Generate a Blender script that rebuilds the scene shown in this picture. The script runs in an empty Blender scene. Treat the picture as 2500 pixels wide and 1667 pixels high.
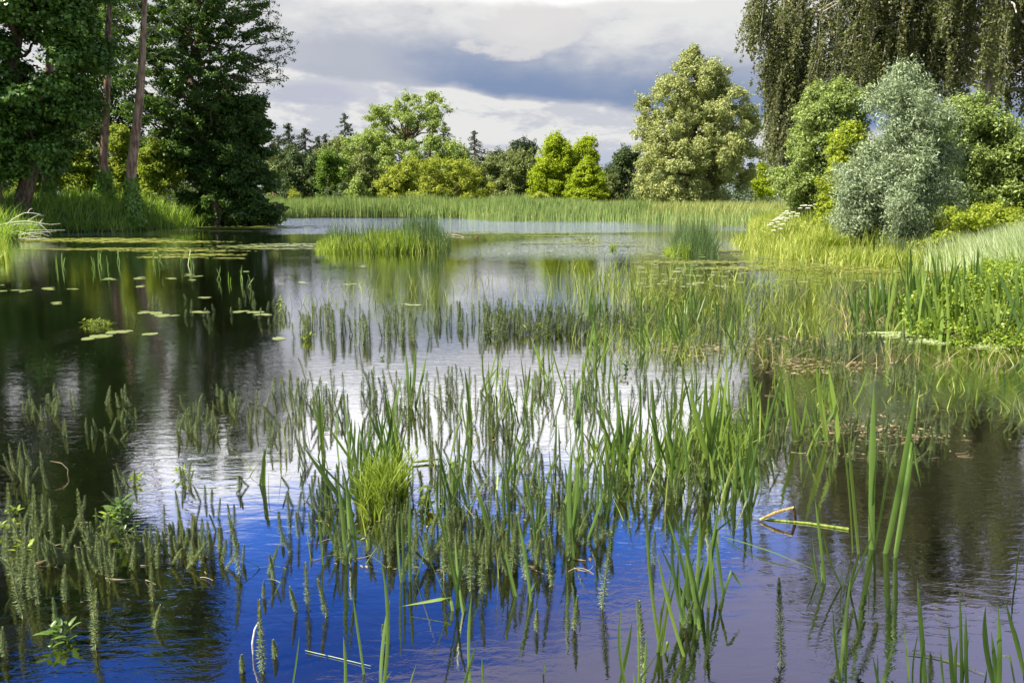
import bpy, math, random
import numpy as np
random.seed(11)
rng = np.random.default_rng(7)
S = bpy.context.scene
COL = S.collection
R = math.radians

# ------------------------------------------------------------------ camera
# picture coordinates used below: 2500 x 1667, origin top left
W0, H0, FOC, HCAM = 2500.0, 1667.0, 28 / 36 * 2500.0, 2.0
PITCH = R(10.05)
cam_d = bpy.data.cameras.new('camera')
cam = bpy.data.objects.new('camera', cam_d)
COL.objects.link(cam)
cam.location = (0, 0, HCAM)
cam.rotation_euler = (R(90) - PITCH, 0, 0)
cam_d.lens, cam_d.sensor_width = 28, 36
cam_d.clip_start, cam_d.clip_end = 0.1, 5000
S.camera = cam


def ray(px, py):
    """unit-forward ray of a picture position: returns (x, z) per metre of ground distance"""
    u = (px - W0 / 2) / FOC
    v = (H0 / 2 - py) / FOC
    y = math.cos(PITCH) + v * math.sin(PITCH)
    z = -math.sin(PITCH) + v * math.cos(PITCH)
    return u / y, z / y


def P(px, py, d):
    x, z = ray(px, py)
    return np.array([x * d, d, HCAM + z * d])


def G(px, py, z0=0.0):
    x, z = ray(px, py)
    d = (HCAM - z0) / -z
    return np.array([x * d, d, z0])


# ------------------------------------------------------------------ light
EXPO = 1.28
SUN_EL, SUN_AZ = 49.0, 250.0      # azimuth clockwise from +Y: behind and to the left
sd = bpy.data.lights.new('sun', 'SUN')
sd.energy, sd.angle, sd.color = 5.0, R(0.55), (1.0, 0.93, 0.80)
sun = bpy.data.objects.new('sun', sd)
COL.objects.link(sun)
ax, el = R(SUN_AZ), R(SUN_EL)
tosun = np.array([math.sin(ax) * math.cos(el), math.cos(ax) * math.cos(el), math.sin(el)])
sun.rotation_euler = (R(90) - el, 0, math.pi - ax)
S.view_settings.view_transform = 'Standard'
S.view_settings.look = 'None'
S.view_settings.exposure = EXPO
S.view_settings.gamma = 1.0


# ------------------------------------------------------------------ node helper
class E:
    """a socket that can be used in arithmetic"""
    def __init__(s, nt, o): s.nt, s.o = nt, o
    def m(s, op, *a, clamp=False):
        n = s.nt.nodes.new('ShaderNodeMath'); n.operation = op; n.use_clamp = clamp
        for i, v in enumerate((s,) + a):
            if isinstance(v, E): s.nt.links.new(v.o, n.inputs[i])
            else: n.inputs[i].default_value = v
        return E(s.nt, n.outputs[0])
    def __add__(s, b): return s.m('ADD', b)
    def __sub__(s, b): return s.m('SUBTRACT', b)
    def __mul__(s, b): return s.m('MULTIPLY', b)
    def __truediv__(s, b): return s.m('DIVIDE', b)
    def __rsub__(s, b): return (s * -1.0) + b
    __radd__, __rmul__ = __add__, __mul__
    def ss(s, a, b):
        n = s.nt.nodes.new('ShaderNodeMapRange'); n.interpolation_type = 'SMOOTHSTEP'
        s.nt.links.new(s.o, n.inputs[0])
        for i, v in ((1, a), (2, b)):
            if isinstance(v, E): s.nt.links.new(v.o, n.inputs[i])
            else: n.inputs[i].default_value = v
        return E(s.nt, n.outputs[0])


def mixc(nt, f, a, b, mode='MIX'):
    n = nt.nodes.new('ShaderNodeMix'); n.data_type = 'RGBA'; n.blend_type = mode
    for i, v in ((0, f), (6, a), (7, b)):
        if isinstance(v, E): nt.links.new(v.o, n.inputs[i])
        elif i == 0: n.inputs[0].default_value = v
        else: n.inputs[i].default_value = (*v, 1)
    return E(nt, n.outputs[2])


def noise(nt, vec, scale, detail=4, rough=.5, dist=0.0, col=False):
    n = nt.nodes.new('ShaderNodeTexNoise')
    n.inputs['Scale'].default_value = scale; n.inputs['Detail'].default_value = detail
    n.inputs['Roughness'].default_value = rough; n.inputs['Distortion'].default_value = dist
    if vec is not None: nt.links.new(vec.o, n.inputs['Vector'])
    return E(nt, n.outputs[1 if col else 0])


def comb(nt, x, y, z):
    n = nt.nodes.new('ShaderNodeCombineXYZ')
    for i, v in enumerate((x, y, z)):
        if isinstance(v, E): nt.links.new(v.o, n.inputs[i])
        else: n.inputs[i].default_value = v
    return E(nt, n.outputs[0])


def sep(nt, v):
    n = nt.nodes.new('ShaderNodeSeparateXYZ'); nt.links.new(v.o, n.inputs[0])
    return [E(nt, n.outputs[i]) for i in range(3)]


def lin(r, g, b):
    f = lambda c: (c / 255 / 12.92) if c / 255 <= .04045 else ((c / 255 + .055) / 1.055) ** 2.4
    return (f(r), f(g), f(b))


# ------------------------------------------------------------------ sky: sun-lit cloud over a deep blue sky
wd = bpy.data.worlds.new('World'); S.world = wd; wd.use_nodes = True
nt = wd.node_tree
for n in list(nt.nodes): nt.nodes.remove(n)
out = nt.nodes.new('ShaderNodeOutputWorld'); bg = nt.nodes.new('ShaderNodeBackground')
nt.links.new(bg.outputs[0], out.inputs[0])
SKY_STRENGTH = 0.1
bg.inputs[1].default_value = SKY_STRENGTH
sky = nt.nodes.new('ShaderNodeTexSky'); sky.sky_type = 'NISHITA'; sky.sun_disc = False
sky.sun_elevation = R(SUN_EL); sky.sun_rotation = R(SUN_AZ)
sky.ozone_density = 4.0; sky.dust_density = 0.3; sky.air_density = 1.0
tc = nt.nodes.new('ShaderNodeTexCoord')
vx, vy, vz = sep(nt, E(nt, tc.outputs['Generated']))
K = 180 / math.pi
az = vx.m('ARCTAN2', vy) * K
ele = vz.m('ARCSINE') * K
q = comb(nt, az * .1, ele * .22, vy)                 # cloud space, flattened
n1 = noise(nt, q, 1.1, 8, .58) - .5
n2 = noise(nt, comb(nt, az * .1 + 7.3, ele * .26, vy), 2.6, 7, .55) - .5
n4 = noise(nt, comb(nt, az * .1 + 11.0, ele * .3 + n1 * .5, vy), 4.2, 9, .6) - .5
n3 = noise(nt, comb(nt, az * .1 + 3.1, ele * .3 + 4.0, vy), .9, 6, .5) - .5
C = lambda r, g, b, k=1.0: tuple(c * k / SKY_STRENGTH / 2 ** EXPO for c in lin(r, g, b))
white, grey, blue_grey = C(226, 227, 229), C(182, 187, 201), C(126, 147, 183)
# sharp lower rim of the dark cloud bank, and the soft fade above it
rim = 6.75 - az * .11 + n2 * 1.1 + n1 * .8 + n4 * .5
up = (ele - rim)
dark = (up + n4 * .5).ss(-.1, .25) * (1 - (up + n1 * 8.0 + n2 * 5.5 + n4 * 2.5 - (az + 17) * .03).ss(1.2, 5.6))
dark = dark * (az + n1 * 6).ss(-26, -12)
deep = up.ss(-.05, .7) * (1 - (up + n1 * 5.0 + n2 * 2.0).ss(.8, 4.6)) * (az + n3 * 8).ss(-10, -2)
c = mixc(nt, (n3 + n4 * .65 + ele * .02 - .06).ss(-.07, .07), C(203, 206, 215), C(232, 232, 231))
c = mixc(nt, (dark * .95), c, grey)
c = mixc(nt, (deep * .92), c, blue_grey)
# bright cumulus head in the middle of the bank
cum = (((az - 1.0) * .24).m('POWER', 2.0) + ((ele - 11.3 - az * .12) * .52).m('POWER', 2.0)).m('SQRT') + n2 * 1.9 + n1 * 1.0 + n4 * .9
c = mixc(nt, (1 - cum.ss(.65, 1.0)) * .85, c, C(224, 222, 222))
# little grey cloud low on the left, blue-grey streak low on the right
low = (((az + 13.5) * .27).m('POWER', 2.0) + ((ele - 6.9) * 1.3).m('POWER', 2.0)).m('SQRT') + n2 * 1.1
c = mixc(nt, (1 - low.ss(.6, 1.15)) * .75, c, C(186, 190, 208))
hz = (1 - (ele + n2 * 3).ss(1.8, 4.4)) * (az + n1 * 10).ss(-6, 2)
c = mixc(nt, hz * .7, c, C(176, 190, 216))
hz2 = (1 - (ele + n2 * 5 + n1 * 3).ss(2.5, 5.5)) * (1 - (az + n1 * 10).ss(-12, -4))
c = mixc(nt, hz2 * .45, c, C(190, 195, 212))
# above the picture: brighter cloud, then clear deep blue, then more cloud to the right
c = mixc(nt, (ele + n1 * 2).ss(12.6, 14.2), c, C(255, 255, 255, 1.72))
skyc = E(nt, sky.outputs[0])
tint = mixc(nt, 1.0, skyc, (.25, .62, 1.2), 'MULTIPLY')
blue = mixc(nt, .72, tint, mixc(nt, (ele + n3 * 6).ss(19, 31), C(80, 130, 230, 1.95), C(32, 70, 160, 1.8)))
clear = (ele + n1 * 7 + n2 * 4.5 - az.m('ABSOLUTE') * .03).ss(17.5, 22.5)
c = mixc(nt, clear, c, blue)
hic = (ele + az * .36 + n1 * 11 + n2 * 8).ss(27.5, 33.0)
c = mixc(nt, hic * .93, c, C(172, 170, 205, 1.35))
# the rest of the sky dome, out of the picture and its reflections: broken cloud
away = (ele.ss(48, 62).m('MAXIMUM', az.m('ABSOLUTE').ss(60, 85)))
dome = mixc(nt, (n3 + n1).ss(-.15, .12), mixc(nt, .3, skyc, C(120, 160, 230, .6)), C(205, 210, 222, .6))
c = mixc(nt, away, c, dome)
c = mixc(nt, ele.ss(-.6, .0), C(60, 75, 40), c)
nt.links.new(c.o, bg.inputs[0])


# ------------------------------------------------------------------ materials
def newmat(name):
    m = bpy.data.materials.new(name); m.use_nodes = True
    t = m.node_tree
    for n in list(t.nodes): t.nodes.remove(n)
    o = t.nodes.new('ShaderNodeOutputMaterial')
    return m, t, o


def leafmat(name, cols, trans=.35, rough=.55, patch=.25, spec=.3, k=1.0):
    cols = [tuple(min(v * k, .85) for v in cc) for cc in cols]
    """cols: list of tones a leaf can have; every leaf picks one, larger patches drift"""
    m, t, o = newmat(name)
    g = t.nodes.new('ShaderNodeNewGeometry')
    rnd = E(t, g.outputs['Random Per Island'])
    pos = E(t, g.outputs['Position'])
    f = rnd * (1 - patch) + (noise(t, pos, patch and .9, 3) - .2) * 1.6 * patch
    r = t.nodes.new('ShaderNodeValToRGB'); t.links.new(f.o, r.inputs[0])
    els = r.color_ramp.elements
    while len(els) < len(cols): els.new(.5)
    for i, cc in enumerate(cols):
        els[i].position = i / max(1, len(cols) - 1); els[i].color = (*cc, 1)
    col = E(t, r.outputs[0])
    b = t.nodes.new('ShaderNodeBsdfPrincipled')
    t.links.new(col.o, b.inputs['Base Color']); b.inputs['Roughness'].default_value = rough
    b.inputs['Specular IOR Level'].default_value = spec
    tr = t.nodes.new('ShaderNodeBsdfTranslucent')
    tcol = mixc(t, 1.0, col, (1.3, 1.25, .6), 'MULTIPLY')
    t.links.new(tcol.o, tr.inputs[0])
    mx = t.nodes.new('ShaderNodeMixShader'); mx.inputs[0].default_value = trans
    t.links.new(b.outputs[0], mx.inputs[1]); t.links.new(tr.outputs[0], mx.inputs[2])
    t.links.new(mx.outputs[0], o.inputs[0])
    return m


def barkmat(name, c1, c2, scale=9):
    m, t, o = newmat(name)
    g = t.nodes.new('ShaderNodeNewGeometry')
    x, y, z = sep(t, E(t, g.outputs['Position']))
    v = comb(t, x, y, z * .22)
    f = noise(t, v, scale, 6, .65)
    col = mixc(t, f.ss(.38, .62), c1, c2)
    b = t.nodes.new('ShaderNodeBsdfPrincipled')
    t.links.new(col.o, b.inputs['Base Color']); b.inputs['Roughness'].default_value = .85
    b.inputs['Specular IOR Level'].default_value = .2
    bp = t.nodes.new('ShaderNodeBump'); bp.inputs['Distance'].default_value = .04; bp.inputs['Strength'].default_value = .8
    t.links.new(f.o, bp.inputs['Height']); t.links.new(bp.outputs[0], b.inputs['Normal'])
    t.links.new(b.outputs[0], o.inputs[0])
    return m


def c3(r, g, b): return (r, g, b)
M = {}
M['maple'] = leafmat('maple_leaves', [(.016, .038, .007), (.038, .082, .012), (.085, .145, .026)], .22, .4, .3, .45, k=2.2)
M['alder'] = leafmat('alder_leaves', [(.018, .042, .010), (.042, .085, .016), (.095, .15, .030)], .4, .42, .3, .4, k=1.75)
M['under'] = leafmat('undergrowth_leaves', [(.06, .10, .012), (.13, .18, .02), (.24, .25, .035)], .45, k=1.7)
M['ivy'] = leafmat('ivy_leaves', [(.05, .10, .015), (.10, .18, .03), (.16, .25, .05)], .25, .4, k=1.9)
M['dark_conifer'] = leafmat('conifer_needles', [(.016, .030, .013), (.034, .052, .022), (.065, .088, .036)], .15, k=1.5)
M['darkgreen'] = leafmat('dark_green_leaves', [(.028, .050, .018), (.058, .088, .030), (.10, .14, .046)], .3, k=1.35)
M['brightgreen'] = leafmat('bright_green_leaves', [(.05, .10, .014), (.11, .19, .025), (.19, .28, .045)], .4, k=1.25)
M['palewillow'] = leafmat('pale_willow_leaves', [(.09, .14, .035), (.18, .24, .06), (.31, .36, .12)], .35, k=1.5)
M['mound'] = leafmat('yellow_green_leaves', [(.09, .12, .015), (.20, .24, .03), (.33, .35, .055)], .38, k=1.5)
M['birch'] = leafmat('grey_green_leaves', [(.065, .085, .028), (.125, .155, .048), (.21, .24, .09)], .3, k=1.5)
M['gold'] = leafmat('golden_green_leaves', [(.10, .16, .008), (.26, .34, .015), (.42, .46, .03)], .4, k=1.25)
M['greywillow'] = leafmat('grey_willow_leaves', [(.12, .15, .05), (.23, .26, .10), (.40, .40, .19)], .3, .6, .35, k=1.45)
M['silver'] = leafmat('silver_willow_leaves', [(.11, .15, .085), (.21, .27, .15), (.43, .50, .33)], .22, .5, .2, k=1.1)
M['shrub'] = leafmat('shrub_leaves', [(.06, .09, .025), (.14, .19, .05), (.32, .38, .15)], .38, .45, k=1.6)
M['yellowbush'] = leafmat('yellow_bush_leaves', [(.08, .12, .012), (.20, .26, .025), (.34, .36, .05)], .42, k=1.4)
M['weeping'] = leafmat('weeping_birch_leaves', [(.028, .036, .012), (.075, .088, .030), (.20, .205, .088)], .3, .5, .35, k=1.5)
M['reed'] = leafmat('reed_blades', [(.07, .13, .04), (.13, .21, .06), (.24, .30, .10), (.36, .38, .16)], .3, .6, .55, k=1.15)
M['meadow'] = leafmat('meadow_grass', [(.17, .23, .06), (.29, .33, .10), (.42, .42, .18)], .3, .7, .5)
M['bankgrass'] = leafmat('bank_grass', [(.035, .085, .012), (.08, .15, .022), (.18, .26, .05), (.36, .40, .14)], .42, .5, .35, k=1.75)
M['herb'] = leafmat('bright_bank_herbs', [(.12, .18, .02), (.26, .34, .05), (.44, .50, .12), (.66, .64, .30)], .42, .5, .3)
M['palegrass'] = leafmat('pale_canary_grass', [(.30, .40, .16), (.48, .58, .30), (.70, .74, .52)], .35, .5, .3)
M['cress'] = leafmat('watercress_leaves', [(.12, .20, .02), (.26, .38, .045), (.46, .54, .10)], .4, .4, .25, k=0.85)
M['sedge'] = leafmat('sedge_blades', [(.10, .16, .015), (.22, .31, .035), (.40, .48, .09)], .42, .45, .25)
M['rush'] = leafmat('rush_stems', [(.035, .07, .02), (.07, .12, .035), (.12, .19, .06)], .2, .45, .25)
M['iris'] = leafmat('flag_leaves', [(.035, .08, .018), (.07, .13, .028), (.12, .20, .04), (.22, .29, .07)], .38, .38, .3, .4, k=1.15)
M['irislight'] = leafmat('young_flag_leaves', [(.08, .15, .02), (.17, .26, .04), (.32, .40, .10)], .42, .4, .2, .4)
M['burreed'] = leafmat('bur_reed_blades', [(.035, .06, .012), (.10, .15, .022), (.24, .30, .05), (.44, .44, .17)], .38, .45, .3, k=1.1)
M['mare'] = leafmat('mares_tail_leaves', [(.03, .055, .022), (.07, .11, .04), (.17, .22, .085), (.34, .33, .14)], .3, .45, .3, .35, k=1.05)
M['marestem'] = leafmat('mares_tail_stems', [(.16, .20, .05), (.28, .30, .10)], .2)
M['dead'] = leafmat('dead_plant_bits', [(.14, .10, .055), (.28, .22, .12), (.42, .36, .22)], .15)
M['pad'] = leafmat('lily_pads', [(.20, .26, .07), (.30, .36, .12), (.44, .48, .22)], .05, .3, .2, .5, k=0.75)
M['algae'] = leafmat('floating_algae', [(.16, .18, .03), (.27, .30, .05), (.38, .40, .10)], .05, .5, .4, k=0.75)
M['flower'] = leafmat('white_flower_heads', [(.75, .76, .70), (.85, .86, .82)], .2)
M['bark'] = barkmat('brown_bark', (.07, .05, .035), (.22, .16, .11))
M['pinebark'] = barkmat('pinkish_pine_bark', (.16, .095, .065), (.42, .30, .22), 5)
M['palebark'] = barkmat('pale_birch_bark', (.16, .14, .11), (.48, .44, .37), 6)
M['greywood'] = barkmat('bleached_dead_wood', (.50, .46, .40), (.80, .77, .70), 14)
M['strawwood'] = barkmat('straw_stalk', (.30, .19, .05), (.56, .44, .18), 60)
M['brownstalk'] = barkmat('rotten_brown_stalk', (.05, .025, .012), (.16, .09, .04), 30)
M['greenstalk'] = barkmat('green_stalk', (.14, .20, .03), (.30, .36, .08), 30)
M['feather'] = barkmat('white_plumage', (.70, .69, .64), (.85, .84, .80), 20)
M['beak'] = barkmat('orange_beak', (.5, .2, .03), (.6, .25, .04), 40)

# ground
m, t, o = newmat('bank_soil_and_turf')
g = t.nodes.new('ShaderNodeNewGeometry'); pos = E(t, g.outputs['Position'])
x, y, z = sep(t, pos)
turf = mixc(t, noise(t, pos, .5, 6).ss(.35, .65), (.07, .11, .02), (.24, .26, .07))
turf = mixc(t, y.ss(150, 210), turf, (.42, .34, .20))
soil = mixc(t, noise(t, pos, 3, 6).ss(.4, .6), (.03, .022, .012), (.08, .06, .03))
b = t.nodes.new('ShaderNodeBsdfPrincipled'); b.inputs['Roughness'].default_value = .95
t.links.new(mixc(t, z.ss(.05, .35), soil, turf).o, b.inputs['Base Color'])
t.links.new(b.outputs[0], o.inputs[0]); M['ground'] = m

# water
m, t, o = newmat('lake_water')
g = t.nodes.new('ShaderNodeNewGeometry'); pos = E(t, g.outputs['Position'])
x, y, z = sep(t, pos)
big = noise(t, comb(t, x * .05, y * .05, 0.0), 1.0, 3) - .5
# wind lanes: far strip under the reed bed, and a lane across the middle right of the sedge islet
wind1 = (y + big * 8 - x * .12).ss(47, 53)
edge = (x - (y - 30.0) * .25 + big * 4 + 2.2).ss(-2.0, 2.5)
wind2 = (y + big * 9).ss(25, 34) * (1 - (y + big * 7).ss(43, 50) * .65) * edge * (1 - (x + big * 6).ss(9, 16) * .9)
wind3 = (y + big * 4).ss(4.0, 9.0) * .022
wind = (wind1 * 1.0).m("MAXIMUM", wind2 * .5).m('MAXIMUM', wind3)
gust = noise(t, comb(t, x * .8, y * .35, 0.0), .8, 3)
fine = noise(t, comb(t, x * .55, y * 1.25, 0.0), 16, 3, .6, .6) - .5
swell = noise(t, comb(t, x * .45, y * 1.1, 0.0), 5.0, 2, .5, .4) - .5
slow = noise(t, comb(t, x * .6, y * .9, 3.0), 1.6, 2) - .5
h = fine * .0014 * (gust.ss(.3, .7) * .8 + .3) + swell * .0018 * (1 - y.ss(7, 16) * .5) + slow * .002
bp = t.nodes.new('ShaderNodeBump'); bp.inputs['Strength'].default_value = 1.0; bp.inputs['Distance'].default_value = 1.0
t.links.new(h.o, bp.inputs['Height'])
# wind ripple: the facets themselves tilt, so far water stays ruffled too
wn = noise(t, comb(t, x * .8, y * 1.1, 5.0), 19.0, 3, .6, col=True)
wx, wy, wz = sep(t, wn)
amp = wind * 1.9
rip = comb(t, (wx - .5) * amp * .6, (wy - .5) * amp, 0.0)
va = t.nodes.new('ShaderNodeVectorMath'); va.operation = 'ADD'
t.links.new(bp.outputs[0], va.inputs[0]); t.links.new(rip.o, va.inputs[1])
vn = t.nodes.new('ShaderNodeVectorMath'); vn.operation = 'NORMALIZE'; t.links.new(va.outputs[0], vn.inputs[0])
lw = t.nodes.new('ShaderNodeLayerWeight'); lw.inputs['Blend'].default_value = .5
t.links.new(bp.outputs[0], lw.inputs['Normal'])
fac = E(t, lw.outputs['Facing']).m('POWER', 1.45, clamp=True)
gl = t.nodes.new('ShaderNodeBsdfGlossy'); gl.inputs['Roughness'].default_value = .015
gl.inputs['Color'].default_value = (.97, .97, 1, 1)
t.links.new(vn.outputs[0], gl.inputs['Normal'])
df = t.nodes.new('ShaderNodeBsdfDiffuse')
murk = mixc(t, noise(t, comb(t, x, y, 9.0), 2.2, 5, .65).ss(.4, .7), (.0022, .0018, .0012), (.0075, .0055, .003))
t.links.new(murk.o, df.inputs[0])
mx = t.nodes.new('ShaderNodeMixShader')
t.links.new(fac.o, mx.inputs[0]); t.links.new(df.outputs[0], mx.inputs[1]); t.links.new(gl.outputs[0], mx.inputs[2])
t.links.new(mx.outputs[0], o.inputs[0]); M['water'] = m


# ------------------------------------------------------------------ mesh helpers
def mesh(name, V, F, mat, parent=None, smooth=False, mats=None, fm=None):
    """V (n,3) array; F list of (k,m) int arrays, each of one polygon size"""
    me = bpy.data.meshes.new(name)
    V = np.asarray(V, dtype=np.float32)
    Fs = [np.asarray(f, dtype=np.int32) for f in (F if isinstance(F, list) else [F]) if len(f)]
    loops = np.concatenate([f.ravel() for f in Fs])
    tot = np.concatenate([np.full(len(f), f.shape[1], np.int32) for f in Fs])
    st = np.concatenate([[0], np.cumsum(tot)[:-1]]).astype(np.int32)
    me.vertices.add(len(V)); me.vertices.foreach_set('co', V.ravel())
    me.loops.add(len(loops)); me.loops.foreach_set('vertex_index', loops)
    me.polygons.add(len(tot)); me.polygons.foreach_set('loop_start', st); me.polygons.foreach_set('loop_total', tot)
    for mm in (mats or [mat]): me.materials.append(M[mm])
    if fm is not None: me.polygons.foreach_set('material_index', np.asarray(fm, np.int32))
    if smooth: me.polygons.foreach_set('use_smooth', np.ones(len(tot), bool))
    me.update(calc_edges=True)
    o = bpy.data.objects.new(name, me); COL.objects.link(o)
    if parent is not None: o.parent = parent
    return o


def thing(name, label, cat, group=None, loc=(0, 0, 0)):
    o = bpy.data.objects.new(name, None); COL.objects.link(o); o.location = loc
    return tag(o, label, cat, group)


def tag(o, label, cat, group=None, kind=None):
    o['label'] = label; o['category'] = cat
    if group: o['group'] = group
    if kind: o['kind'] = kind
    return o


def unit(v): return v / np.maximum(np.linalg.norm(v, axis=-1, keepdims=True), 1e-9)


class Acc:
    def __init__(s): s.V, s.F, s.n = [], {}, 0
    def add(s, V, F):
        F = np.asarray(F)
        s.V.append(np.asarray(V, float)); s.F.setdefault(F.shape[1], []).append(F + s.n); s.n += len(V)
    def obj(s, name, mat, parent=None, smooth=False):
        return mesh(name, np.concatenate(s.V), [np.concatenate(f) for f in s.F.values()], mat, parent, smooth)


def tube(acc, pts, rad, sides=7):
    pts = np.asarray(pts, float); k = len(pts); rad = np.broadcast_to(np.asarray(rad, float), (k,))
    tan = unit(np.gradient(pts, axis=0))
    up = np.array([0, 0, 1.0]) if abs(tan[0, 2]) < .8 else np.array([0, 1.0, 0])
    a = unit(np.cross(tan, up)); b = np.cross(tan, a)
    th = np.linspace(0, 2 * math.pi, sides, endpoint=False)
    V = (pts[:, None] + rad[:, None, None] * (np.cos(th)[None, :, None] * a[:, None] + np.sin(th)[None, :, None] * b[:, None])).reshape(-1, 3)
    i = np.arange(k - 1)[:, None] * sides; j = np.arange(sides)[None]
    j2 = (j + 1) % sides
    F = np.stack([i + j, i + j2, i + sides + j2, i + sides + j], -1).reshape(-1, 4)
    acc.add(V, F)


def bez(a, b, sag, n=7, jit=0.0):
    """curved path a->b, middle displaced by sag (vector)"""
    t = np.linspace(0, 1, n)[:, None]
    p = a * (1 - t) + b * t + np.asarray(sag) * (4 * t * (1 - t))
    if jit: p[1:-1] += rng.normal(0, jit, (n - 2, 3))
    return p


def leaves(p, nrm, L, Wd, droop=None, rnd=1.0):
    """one rhombic leaf (two triangles as a quad) per point"""
    n = len(p)
    t = rng.normal(size=(n, 3))
    if droop is not None: t = t * rnd + np.asarray(droop)
    t = unit(t - nrm * np.sum(t * nrm, 1, keepdims=True)); b = np.cross(nrm, t)
    s = rng.uniform(.6, 1.35, (n, 1))
    hl, hw = t * L * .5 * s, b * Wd * .5 * s
    fold = nrm * (Wd * .18) * s
    V = np.stack([p - hl, p - hl * .1 + hw + fold, p + hl, p - hl * .1 - hw + fold], 1).reshape(-1, 3)
    F = np.arange(4 * n).reshape(-1, 4)
    return V, F


def clump_leaves(cc, cr, n_leaf, L, Wd, flat=.8, upn=.45, rn=.75, droop=None, shell=.4, wind=0.0):
    """leaves gathered in clumps; cc centres, cr radii"""
    w = cr ** 2; k = rng.choice(len(cc), n_leaf, p=w / w.sum())
    d = unit(rng.normal(size=(n_leaf, 3)))
    r = cr[k][:, None] * rng.random((n_leaf, 1)) ** shell
    # uneven, ragged outline: every clump pushes out a few lobes
    lob = 1 + .38 * np.sin(d[:, :1] * 5 + k[:, None]) * np.cos(d[:, 2:3] * 6 + k[:, None] * 1.7)
    p = cc[k] + d * r * lob * np.array([1, 1, flat])
    nrm = unit(d + np.array([0, 0, upn]) + rng.normal(size=(n_leaf, 3)) * rn)
    return leaves(p, nrm, L, Wd, droop)


def sil_clumps(sil, d, n, cr, dk=.8, hollow=.55, top=None, dens=None, crv=.45, airy=False):
    """clump centres filling a crown whose outline is sil = [(py, xl, xr), ...] at ground distance d"""
    sil = sorted(sil)
    ys = np.array([s[0] for s in sil], float); xl = np.array([s[1] for s in sil], float); xr = np.array([s[2] for s in sil], float)
    yy = np.linspace(ys[0], ys[-1], 400)
    ww = np.maximum(np.interp(yy, ys, xr) - np.interp(yy, ys, xl), 1) ** 1.25
    if dens is not None: ww = ww * np.interp(yy, [a for a, _ in dens], [b for _, b in dens])
    def inside(m, r, k_in, holl):
        yv = rng.choice(yy, m, p=ww / ww.sum())
        a_ = np.interp(yv, ys, xl); b_ = np.interp(yv, ys, xr); out_ = np.zeros((m, 3)); r = r.copy()
        for i in range(m):
            A = P(a_[i], yv[i], d); B = P(b_[i], yv[i], d)
            cx, hw = (A[0] + B[0]) / 2, (B[0] - A[0]) / 2
            r[i] = min(r[i], max(hw * .8, cr * .3))
            rr = max(hw - r[i] * k_in, 0) * rng.random() ** holl
            th = rng.random() * 2 * math.pi
            out_[i] = (cx + rr * math.cos(th), d + rr * math.sin(th) * dk, A[2] - r[i] * .3)
        return out_, r
    if airy:
        return inside(n, cr * rng.uniform(1 - crv, 1 + crv, n), .9, hollow)
    nm = max(8, int(n / 3.6))
    MC, MR = inside(nm, cr * 1.5 * rng.uniform(.6, 1.35, nm), .5, hollow)
    n1_ = int(n * .66)
    k = rng.choice(nm, n1_, p=MR ** 2 / (MR ** 2).sum())
    dr = unit(rng.normal(size=(n1_, 3)) + [0, 0, .25])
    C1 = MC[k] + dr * (MR[k] * rng.uniform(.35, .95, n1_))[:, None] * [1, 1, .85]
    r1 = np.minimum(cr * .62 * rng.uniform(1 - crv, 1 + crv, n1_), MR[k])
    C2, r2 = inside(n - n1_, np.full(n - n1_, cr * .9), 1.0, .5)
    C = np.concatenate([C1, C2]); rad = np.concatenate([r1, r2])
    return C, rad


def limbs(acc, trunk_pts, targets, r0, n, sides=5, sag=.12, lo=.35):
    T = np.asarray(trunk_pts)
    idx = rng.choice(len(targets), min(n, len(targets)), replace=False)
    for i in idx:
        tg = targets[i]
        zs = T[:, 2]
        want = tg[2] - (.45 + .3 * rng.random()) * np.linalg.norm(tg[:2] - T[-1, :2]) - .5
        want = np.clip(want, zs[0] + (zs[-1] - zs[0]) * lo, zs[-1])
        f = np.interp(want, zs, np.arange(len(T))); k = int(f); k2 = min(k + 1, len(T) - 1)
        s = T[k] * (1 - (f - k)) + T[k2] * (f - k)
        L = np.linalg.norm(tg - s)
        p = bez(s, tg, (0, 0, -sag * L), 7, .03 * L)
        tube(acc, p, np.linspace(r0 * (.5 + .4 * rng.random()), r0 * .12, 7), sides)


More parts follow.
